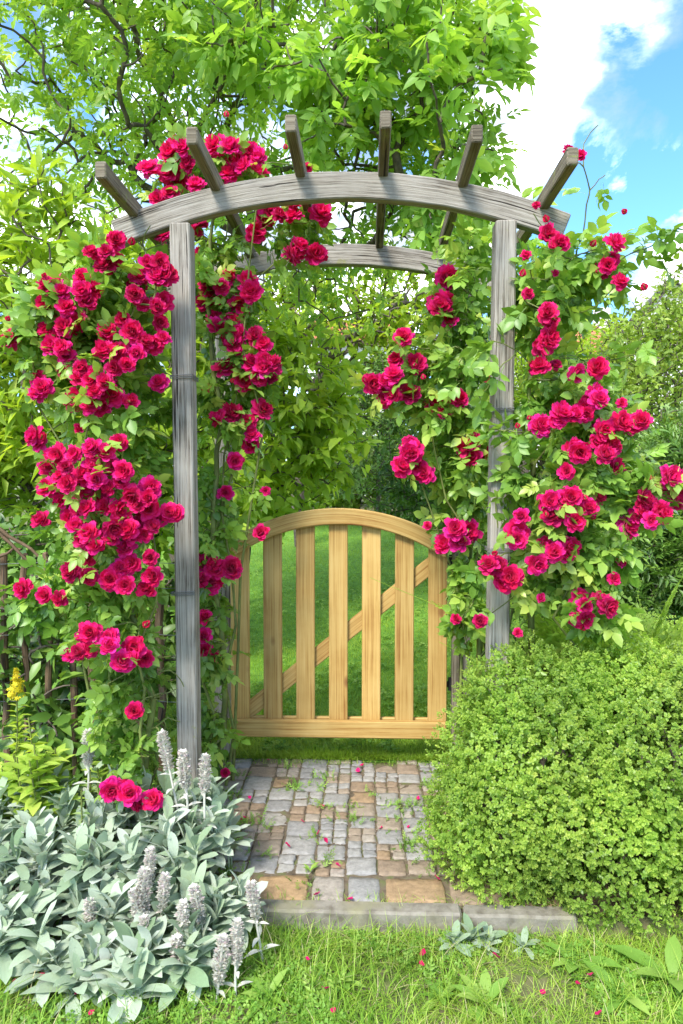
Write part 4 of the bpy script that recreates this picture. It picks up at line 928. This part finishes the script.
def woolly(label, cx, cy, nsh, rx, ry, hfun, spikes, seed, grp='silver woolly plants in the front bed', z0=None, ls=1.0):
    rg = np.random.default_rng(seed)
    gz = float(ground_z(cx, cy)) if z0 is None else z0
    t = thing('silver_leaved_plant', label, 'plant', (cx, cy, gz), grp)
    f = Acc(); st = f
    a_ = rg.random(nsh) * 6.283; r_ = np.sqrt(rg.random(nsh))
    bx = cx + np.cos(a_) * r_ * rx; by = cy + np.sin(a_) * r_ * ry
    pos = []; dr = []; nm = []; sz = []; rn = []
    for x, y in zip(bx, by):
        h = hfun(x, y) * rg.uniform(.7, 1.15); g = float(ground_z(x, y)); top = np.array([x + rg.normal() * .02, y + rg.normal() * .02 - h * .15, g + h])
        polytube(st, [(x, y, g - .01), ((x + top[0]) / 2 + .005, (y + top[1]) / 2, g + h * .5), tuple(top)], .0035, 5)
        lv = rg.integers(9, 13); base = rg.uniform(.1, .9); p0 = rg.uniform(0, 6.28)
        for j in range(lv):
            u = j / lv
            ph = p0 + j * 2.4 + rg.normal() * .2
            el = R(8 + 74 * u + rg.normal() * 16)
            z = top[2] - h * .55 * (1 - u)
            pos.append([top[0], top[1], z]); dr.append([math.cos(ph) * math.cos(el), math.sin(ph) * math.cos(el), math.sin(el)])
            nm.append([-math.cos(ph) * math.sin(el), -math.sin(ph) * math.sin(el), math.cos(el)])
            sz.append((.09 + .04 * math.sin(u * 2.4)) * rg.uniform(.75, 1.2) * (1 - .4 * u) * ls); rn.append(base + rg.normal() * .13)
    pos, dr, nm, sz, rn = map(np.array, (pos, dr, nm, sz, rn)); nm = nm + rg.normal(size=nm.shape) * .25
    w = rg.integers(0, len(stT), len(pos))
    for i, T in enumerate(stT): k = w == i; inst(f, T, pos[k], dr[k], nm[k], sz[k], np.clip(rn[k], 0, 1))
    f.build('leaves', M['woolly'], t)
    rt = np.array([cx, cy, gz])
    for (px, py, Y) in spikes:
        tip = P(px, py - 17, Y - .05); o = bpy.data.objects.new('flower_spike', SPK[rg.integers(0, 4)]); COL.objects.link(o); o.parent = t
        s = rg.uniform(.9, 1.15); rot = Euler((rg.normal() * .1, rg.normal() * .1, rg.uniform(0, 6)))
        top = Vector((0, 0, .27 * s)); top.rotate(rot); o.rotation_euler = rot; o.scale = (s, s, s)
        o.location = Vector(tip - rt) - top
    return t
hf = lambda x, y: float(np.clip(.11 + (y - 1.85) * .27, .08, .30))
woolly('silver woolly plant against the foot of the left arch post, with three tall spikes', -.66, 2.36, 34, .20, .16, hf, [(162, 752, 2.34), (183, 771, 2.3), (205, 775, 2.3)], 1)
woolly('silver woolly plant at the rear left below the yellow flower, with a single spike', -1.10, 2.36, 46, .30, .18, hf, [(88, 750, 2.42)], 2)
woolly('silver woolly plant at the left edge above the lawn, without flower spikes', -1.02, 2.05, 40, .24, .17, hf, [], 3)
woolly('silver woolly plant in the middle of the front bed, crowded with flower spikes', -.68, 2.10, 40, .22, .16, hf, [(150, 868, 2.05), (144, 890, 2.0), (165, 894, 2.0), (134, 910, 1.98), (89, 920, 1.98), (144, 937, 1.93)], 4)
woolly('silver woolly plant spilling over the kerb onto the grass beside the path', -.57, 1.98, 30, .16, .16, hf, [(183, 922, 1.92), (194, 906, 1.95), (176, 957, 1.88), (223, 957, 1.86), (237, 941, 1.88), (251, 902, 1.98)], 5)
woolly('silver woolly plant drooping onto the grass at the bottom left', -.72, 1.86, 26, .20, .10, lambda x, y: .07, [], 6)
woolly('small silver woolly seedling on the grass right of the path kerb', .26, 2.05, 3, .05, .03, lambda x, y: .03, [], 7, grp='silver woolly seedlings beside the kerb', ls=.6)
woolly('silver woolly seedling under the left end of the box bush', .38, 2.03, 3, .05, .03, lambda x, y: .02, [], 8, grp='silver woolly seedlings beside the kerb', ls=.5)

# ------------------------------------------------------------------ grass
def bladeT(curl, w=.06):
    V = []; n = 4
    for i in range(n):
        t = i / n; ww = w * (1 - t * .75) / 2
        V += [(-ww, t * (1 - curl * t * .25), -curl * t * t), (ww, t * (1 - curl * t * .25), -curl * t * t)]
    V.append((0, 1 - curl * .25, -curl)); FV = []; FN = []
    for i in range(n - 1): a = 2 * i; FV += [a, a + 1, a + 3, a + 2]; FN.append(4)
    FV += [2 * n - 2, 2 * n - 1, 2 * n]; FN.append(3)
    return np.array(V, float), np.array(FV), np.array(FN), np.zeros(len(FN))
def blades(name, label, x, y, z, hgt, lean, mtl, seed, tmp, wsc=1.0, rn=None, cat_kind='stuff'):
    rg = np.random.default_rng(seed); n = len(x)
    pos = np.stack([x, y, z], 1); d = rdir(n, rg); d[:, 2] = 0; d = unit(d)
    yd = unit(np.array([0, 0, 1.0]) + d * (lean * rg.random(n) ** .7)[:, None]); nm = unit(-d + np.array([0, 0, .8]) * 0 + np.array([0, 0, .2]))
    nm = -nm * -1
    s = np.stack([np.full(n, 1.0) * wsc * .10, hgt, hgt], 1)
    f = Acc(); w = rg.integers(0, len(tmp), n); r = rg.random(n) if rn is None else rn
    for i, T in enumerate(tmp):
        k = w == i; inst(f, T, pos[k], yd[k], nm[k], s[k], r[k])
    return tag(f.build(name, mtl), label, kind=cat_kind)
rg = np.random.default_rng(5)
BT = [bladeT(c) for c in (.15, .4, .7, 1.0)]
def dens(x, y, s=0): return .5 + .5 * np.sin(x * 4.1 + s) * np.sin(y * 5.3 + 1.3 * s) + .25 * np.sin(x * 13 + y * 9)
# front: long grass
n = 85000; x = rg.uniform(-1.7, 1.9, n); y = rg.uniform(1.1, 2.095, n)
k = rg.random(n) < (.18 + .75 * np.clip(dens(x, y), 0, 1)); k &= ~((x < -.42) & (y > 1.9) & (rg.random(n) < .85)); x, y = x[k], y[k]
hh = .03 + .055 * rg.random(len(x)) ** 1.6 * (1 + .6 * dens(x, y, 2)); tall = rg.random(len(x)) < .05; hh[tall] += rg.uniform(.05, .13, tall.sum())
hh *= np.where(y > 2.02, 1.05, 1)
rr = np.clip(rg.normal(.45, .2, len(x)) + .18 * np.sin(x * 3.3), 0, .95); rr = np.clip(rr + .15 * np.sin(x * 11 + y * 5) * np.sin(y * 14), 0, .95); rr[rg.random(len(x)) < .07] = 1
blades('long_grass', 'long bright unmown grass in front of the kerb', x, y, ground_z(x, y) - .006, hh, 1.0, M['grass'], 11, BT, .5, rr)
n = 1500; x = np.concatenate([rg.uniform(-.5, 1.6, n), rg.uniform(.25, 1.8, n)]); y = rg.uniform(1.98, 2.095, 2 * n)
blades('wispy_grass', 'long wispy pale grass leaning over the kerb', x, y, ground_z(x, y) - .004, rg.uniform(.06, .15, 2 * n) * (.6 + .5 * np.clip(dens(x, y, 5), 0, 1)), 1.3, M['grass'], 19, BT, .35, rg.uniform(.4, 1, 2 * n))
# clover-like low ground cover
n = 16000; x = rg.uniform(-1.7, 1.9, n); y = rg.uniform(1.15, 2.09, n); k = dens(x, y, 4) > .4; x, y = x[k], y[k]; n = len(x)
f = Acc(); cl = join_t([(rotz(leaf(.8, 1, .3, .1, .6)[0], q), *leaf(.8, 1, .3, .1, .6)[1:]) for q in (0, 2.1, 4.2)])
inst(f, cl, np.stack([x, y, ground_z(x, y) + rg.uniform(.008, .03, n)], 1), unit(np.stack([rg.normal(size=n), rg.normal(size=n), rg.normal(size=n) * .25], 1)), unit(rg.normal(size=(n, 3)) * .35 + np.array([0, 0, 1])), rg.uniform(.008, .015, n), rg.uniform(.1, .8, n))
tag(f.build('ground_cover', M['weed']), 'low clover and small weeds among the front grass', kind='stuff')
n = 1500; x = rg.uniform(-1.6, 1.8, n); y = rg.uniform(1.2, 2.05, n); k = dens(x, y, 7) > .55; x, y = x[k], y[k]; n = len(x)
f = Acc(); inst(f, sprayT[2], np.stack([x, y, ground_z(x, y) + .004], 1), unit(rg.normal(size=(n, 3)) * .7 + np.array([0, 0, .55])), rdir(n, rg), rg.uniform(.03, .085, n), rg.uniform(.2, .95, n))
tag(f.build('yarrow', M['weed']), 'feathery low weeds mixed into the front grass', kind='stuff')
# rear mown lawn
n = 110000; y = 3.3 + 8.0 * rg.random(n) ** 1.7; x = -.1 + (rg.random(n) - .5) * (1.5 + (y - 3.0) * .75)
hh = rg.uniform(.02, .045, n) * (1 + (y - 3.3) * .08); ed = y < 3.45; hh[ed] *= 1.5
hh *= .7 + .6 * np.clip(dens(x * 1.7, y * 1.3, 3), 0, 1.2)
rr = np.clip(.5 + .22 * np.sin(x * 2.1 + y * 1.7) * np.sin(y * 2.9) + .1 * np.sin(y * 9 + x * 7) + rg.normal(size=n) * .17, 0, 1)
blades('mown_grass', 'short mown lawn grass beyond the gate', x, y, ground_z(x, y) + .002, hh, .9, M['mown'], 12, BT[:3], .55 , rr)
n = 7000; y = 3.35 + 5.0 * rg.random(n) ** 1.5; x = -.1 + (rg.random(n) - .5) * (1.5 + (y - 3.0) * .75); k = dens(x * 1.5, y * 1.2, 6) > .5; x, y = x[k], y[k]; n = len(x)
f = Acc(); inst(f, cl, np.stack([x, y, ground_z(x, y) + rg.uniform(.015, .035, n)], 1), unit(np.stack([rg.normal(size=n), rg.normal(size=n), rg.normal(size=n) * .25], 1)), unit(rg.normal(size=(n, 3)) * .35 + np.array([0, 0, 1])), rg.uniform(.012, .028, n), rg.uniform(.1, .9, n))
tag(f.build('lawn_clover', M['weed']), 'clover and small weeds mottling the lawn beyond the gate', kind='stuff')
# wide surroundings of the lawn so that side steps still show grass
n = 40000; x = rg.uniform(-5, 6, n); y = 3.4 + 9 * rg.random(n); k = abs(x + .1) > .7 + (y - 3) * .3; x, y = x[k], y[k]
blades('rough_grass', 'rougher grass under the shrubs beyond the arch', x, y, ground_z(x, y), rg.uniform(.04, .1, len(x)), .9, M['mown'], 13, BT[:3], .9)
# bed: low green stuff
n = 5000; x = np.concatenate([rg.uniform(-2.1, -.72, n), rg.uniform(.45, 1.9, n)]); y = rg.uniform(2.3, 3.28, 2 * n)
f = Acc(); n = len(x); inst(f, sprayT[0], np.stack([x, y, ground_z(x, y) + .005], 1), unit(rg.normal(size=(n, 3)) * .6 + np.array([0, 0, .8])), rdir(n, rg), rg.uniform(.03, .09, n), rg.uniform(.1, .8, n))
tag(f.build('bed_undergrowth', M['weed']), 'low leafy undergrowth covering the soil of the beds', kind='stuff')
# joint weeds and moss on the path
n = 1100; cxs = rg.uniform(-.7, .55, 70); cys = rg.uniform(2.18, 3.27, 70); kk = rg.integers(0, 70, n)
cxs[:14] = rg.choice([-.66, -.6, .35, .42, .5], 14) + rg.normal(size=14) * .04
x = cxs[kk] + rg.normal(size=n) * .028; y = np.clip(cys[kk] + rg.normal(size=n) * .02, 2.2, 3.3)
f = Acc(); inst(f, sprayT[1], np.stack([x, y, np.full(n, .0)], 1), unit(rg.normal(size=(n, 3)) * .7 + np.array([0, 0, .6])), rdir(n, rg), rg.uniform(.018, .045, n), rg.uniform(.2, .8, n))
tag(f.build('joint_weeds', M['weed']), 'tiny green weeds sprouting in the path joints', kind='stuff')
n = 900; x = rg.uniform(-.75, .65, n); y = rg.choice([2.166, 3.285, 3.26], n) + rg.normal(size=n) * .008
blades('edge_grass', 'fine grass along the edges of the paving', x, y, np.full(n, -.005), rg.uniform(.012, .05, n), 1.0, M['grass'], 14, BT, .4)

# ------------------------------------------------------------------ single weeds
bigT = [leaf(.34, 4, .3, c, .6, .8, .01) for c in (.3, .5, .7)]
def rosette(label, px, py, Y, n, size, mt='weed', el0=25, name='broad_leaved_weed', grp='broad leaved weeds in the front grass'):
    b = P(px, py, Y); g = float(ground_z(b[0], b[1])) if Y < 2.108 else 0.0
    t = thing(name, label, 'weed', (b[0], b[1], g), grp); rgx = np.random.default_rng(int(px * 7 + py))
    f = Acc(); ph = rgx.random() * 6 + np.arange(n) * 2.4; el = R(el0) + rgx.random(n) * .7
    d = np.stack([np.cos(ph) * np.cos(el), np.sin(ph) * np.cos(el), np.sin(el)], 1); nm = np.stack([-np.cos(ph) * np.sin(el), -np.sin(ph) * np.sin(el), np.cos(el)], 1)
    w = rgx.integers(0, 3, n); sz = size * rgx.uniform(.65, 1.1, n)
    for i in range(3):
        k = w == i; inst(f, bigT[i], np.tile([[b[0], b[1], g]], (k.sum(), 1)), d[k], nm[k], sz[k], rgx.uniform(.3, .9, k.sum()))
    f.build('leaves', M[mt], t)
def pg(px, py, z=-.065):
    d = ray(px, py); return (z - CAM_H) / d[2] * d[1]
for (lab, px, py, n, s) in [('broad leaved weed beside the right edge of the path setts', 503, 880, 6, .13), ('pale broad leaved weed at the bottom right corner', 672, 985, 7, .17), ('broad leaved weed in the grass below the box bush', 575, 965, 6, .13),
                            ('young weed with narrow leaves at the bottom centre', 485, 1008, 8, .10), ('small weed in front of the seedling by the kerb', 440, 1000, 6, .07), ('weed rosette in the grass at the lower right of the kerb', 620, 1000, 7, .12), ('flat weed rosette in the grass just below the kerb centre', 340, 985, 6, .07), ('weed rosette close to the drooping silver plant', 268, 1000, 7, .08)]:
    z = -.065 if py > 905 else 0
    rosette(lab, px, py, pg(px, py, z), n + 3, s * .95)
rosette('leafy weed growing in the path by the box bush', 430, 850, pg(430, 850, 0), 7, .07, grp='weeds on the path')
rosette('small weed in the joints near the front of the path', 310, 872, pg(310, 872, 0), 5, .04, grp='weeds on the path')

# ------------------------------------------------------------------ fallen petals
def petal_me(seed):
    rgx = np.random.default_rng(seed); V, FV, FN, Rr = leaf(.95, 4, .5, -.3, .6, .5, .05); V = V + rgx.normal(size=V.shape) * .03; V[:, 2] += .2
    me = mesh_np('fallen_petal', V, FV, FN, np.full(len(FN), .8)); me.materials.append(M['petal']); return me
PM = [petal_me(i) for i in range(3)]
spots = [(322, 808), (303, 822), (317, 836), (313, 897), (346, 901), (341, 868), (383, 828), (408, 826), (248, 819), (243, 821), (226, 797), (290, 849), (360, 766), (355, 771), (240, 745), (250, 800), (420, 800), (440, 882), (268, 760), (327, 845), (310, 960), (328, 990), (420, 955), (425, 965), (575, 985), (590, 975), (600, 1012), (330, 1010), (545, 990), (500, 960), (12, 985), (74, 995), (95, 1010), (36, 860), (40, 980)]
for i, (px, py) in enumerate(spots):
    z = -.035 if py > 925 else .006; Y = pg(px, py, z); p = P(px, py, Y)
    onp = py < 925
    o = bpy.data.objects.new('fallen_petal', PM[i % 3]); COL.objects.link(o); o.location = p; s = RNG.uniform(.014, .026); o.scale = (s, s, s)
    o.rotation_euler = (RNG.normal() * .4, RNG.normal() * .4, RNG.uniform(0, 6))
    if onp: tag(o, 'crimson rose petal lying fallen on the path setts', 'petal', 'fallen rose petals on the path')
    else: tag(o, 'crimson rose petal lying fallen in the grass', 'petal', 'fallen rose petals in the grass')

# ------------------------------------------------------------------ yellow flower, pale perennials, ferns
def perennial(label, px, Y, toppy, nst, spread, mt, yellow=False, seed=1, size=.06, grp=None, name='leafy_perennial', tm=None):
    rgx = np.random.default_rng(seed); b = P(px, 700, Y); g = float(ground_z(b[0], b[1]))
    t = thing(name, label, 'plant', (b[0], b[1], g), grp); zt = P(px, toppy, Y)[2]
    f = Acc(); fl = Acc()
    for s in range(nst):
        st = Acc()
        x = b[0] + rgx.normal() * spread; y = b[1] + rgx.normal() * spread * .6; h = (zt - g) * (rgx.uniform(.6, 1) if s else 1)
        if s == 0: x = b[0]
        top = np.array([x + rgx.normal() * .03, y - .03, g + h]); pts = np.array([[x, y, g], [(x + top[0]) / 2, (y + top[1]) / 2, g + h / 2], top])
        polytube(st, pts, .003, 5); st.build('stem', M['cane'], t)
        nl = int(h / .028)
        for j in range(nl):
            u = .25 + .75 * j / nl; pp = pts[0] * (1 - u) + top * u
            for q in (0, math.pi):
                ph = j * 1.57 + q + rgx.normal() * .2; el = .5 + rgx.normal() * .25
                T = (tm or oval2T)[rgx.integers(0, 3)]
                inst(f, T, pp[None], np.array([[math.cos(ph), math.sin(ph), math.sin(el)]]), np.array([[-math.cos(ph) * .4, -math.sin(ph) * .4, 1.0]]), np.array([size * rgx.uniform(.7, 1.2) * (1.15 - .4 * u)]), np.array([rgx.uniform(.3, 1)]))
        if yellow and s < 1:
            n = 110; d = rdir(n, rgx); zz = rgx.random(n) * .11
            r_ = .024 * np.sin(np.clip(zz / .12 + .25, 0, 1) * math.pi) + .006
            pp = np.stack([top[0] + d[:, 0] * r_, top[1] + d[:, 1] * r_, top[2] - .03 + zz], 1)
            inst(fl, join_t([(rotz(leaf(.5, 1)[0], q), *leaf(.5, 1)[1:]) for q in (0, 1.25, 2.5, 3.75, 5)]), pp, rdir(n, rgx), unit(d + np.array([0, -.5, .5])), rgx.uniform(.008, .013, n), rgx.random(n))
    f.build('leaves', M[mt], t)
    if yellow: fl.build('flower_head', M['yellow'], t)
perennial('yellow flowering perennial at the left edge in front of the fence', 14, 2.5, 690, 6, .06, 'shrub_leaf', True, 1, .06, name='yellow_loosestrife', tm=lanceT)
gp_ = 'pale leafy perennials below the left rose'
perennial('pale yellow-green broad leaved plant beside the yellow flower', 45, 2.44, 738, 15, .11, 'fern', False, 2, .10, gp_)
perennial('blue-green small leaved plant behind the silver leaves under the rose', 98, 2.40, 768, 24, .10, 'grey_leaf', False, 3, .035, gp_)
perennial('pale green plant at the far left edge above the silver leaves', 5, 2.48, 750, 12, .09, 'fern', False, 4, .09, gp_)
def fern(label, px, Y, zb_, n, L_, seed):
    rgx = np.random.default_rng(seed); b = P(px, 650, Y); t = thing('fern', label, 'fern', (b[0], b[1], 0), 'ferns behind the box bush'); f = Acc()
    for k in range(n):
        ph = k * 2.4 + rgx.random(); el = R(rgx.uniform(52, 80)); Lf = L_ * rgx.uniform(.7, 1.1)
        d = np.array([math.cos(ph) * math.cos(el), math.sin(ph) * math.cos(el), math.sin(el)]); base = np.array([b[0], b[1], 0.0])
        u = np.linspace(0, 1, 26); mid = base + d * (u * Lf)[:, None] + np.array([0, 0, -1]) * (u ** 2.2 * Lf * .22)[:, None] + np.array([d[0], d[1], 0]) * (u ** 2 * Lf * .3)[:, None]
        tg = np.gradient(mid, axis=0); tg = unit(tg); sd = unit(np.cross(tg, [0, 0, 1.0])); up = np.cross(sd, tg)
        polytube(f, mid[::5], np.linspace(.004, .001, len(mid[::5])), 4, rnd=.4)
        wl = Lf * .24 * np.sin(np.clip(u * 1.05 + .12, 0, 1) * math.pi) ** .8 + .004
        for s in (-1, 1):
            # each pinna is itself toothed: several short leaflets
            for q in range(5):
                m_ = slice(4, 26); c = mid[m_] + sd[m_] * s * (wl[m_] * q / 5)[:, None] + tg[m_] * (wl[m_] * q / 5 * .35)[:, None]
                for s2 in (-1, 1):
                    dd = unit(sd[m_] * s * .8 + tg[m_] * (.35 + .8 * s2)); inst(f, leaf(.5, 1, .2, .1), c, dd, up[m_] + rgx.normal(size=up[m_].shape) * .2, (wl[m_] * (.28 - .03 * q) + .004), np.clip(.5 + rgx.normal(size=22) * .15, 0, 1))
    f.build('fronds', M['fern'], t)
fern('fern with pale fronds at the right edge above the box bush', 662, 2.95, 0, 22, 1.5, 1)
fern('fern with pale fronds between the right rose and the right edge', 612, 2.98, 0, 18, 1.32, 2)
# dead pruned branch leaning on the fence
db = thing('dead_branch', 'bare pruned branches leaning on the stake fence at the left edge', 'branch', tuple(P(0, 530, 2.92)))
a = Acc()
for (p0, p1) in (((-20, 508), (34, 572)), ((-15, 520), (48, 560)), ((-30, 560), (20, 548))):
    q0, q1 = P(*p0, 2.93), P(*p1, 2.95); polytube(a, [q0 + (q1 - q0) * u + RNG.normal(size=3) * .006 for u in np.linspace(0, 1, 8)], np.linspace(.011, .005, 8), 6)
a.build('twig', M['stake'], db)
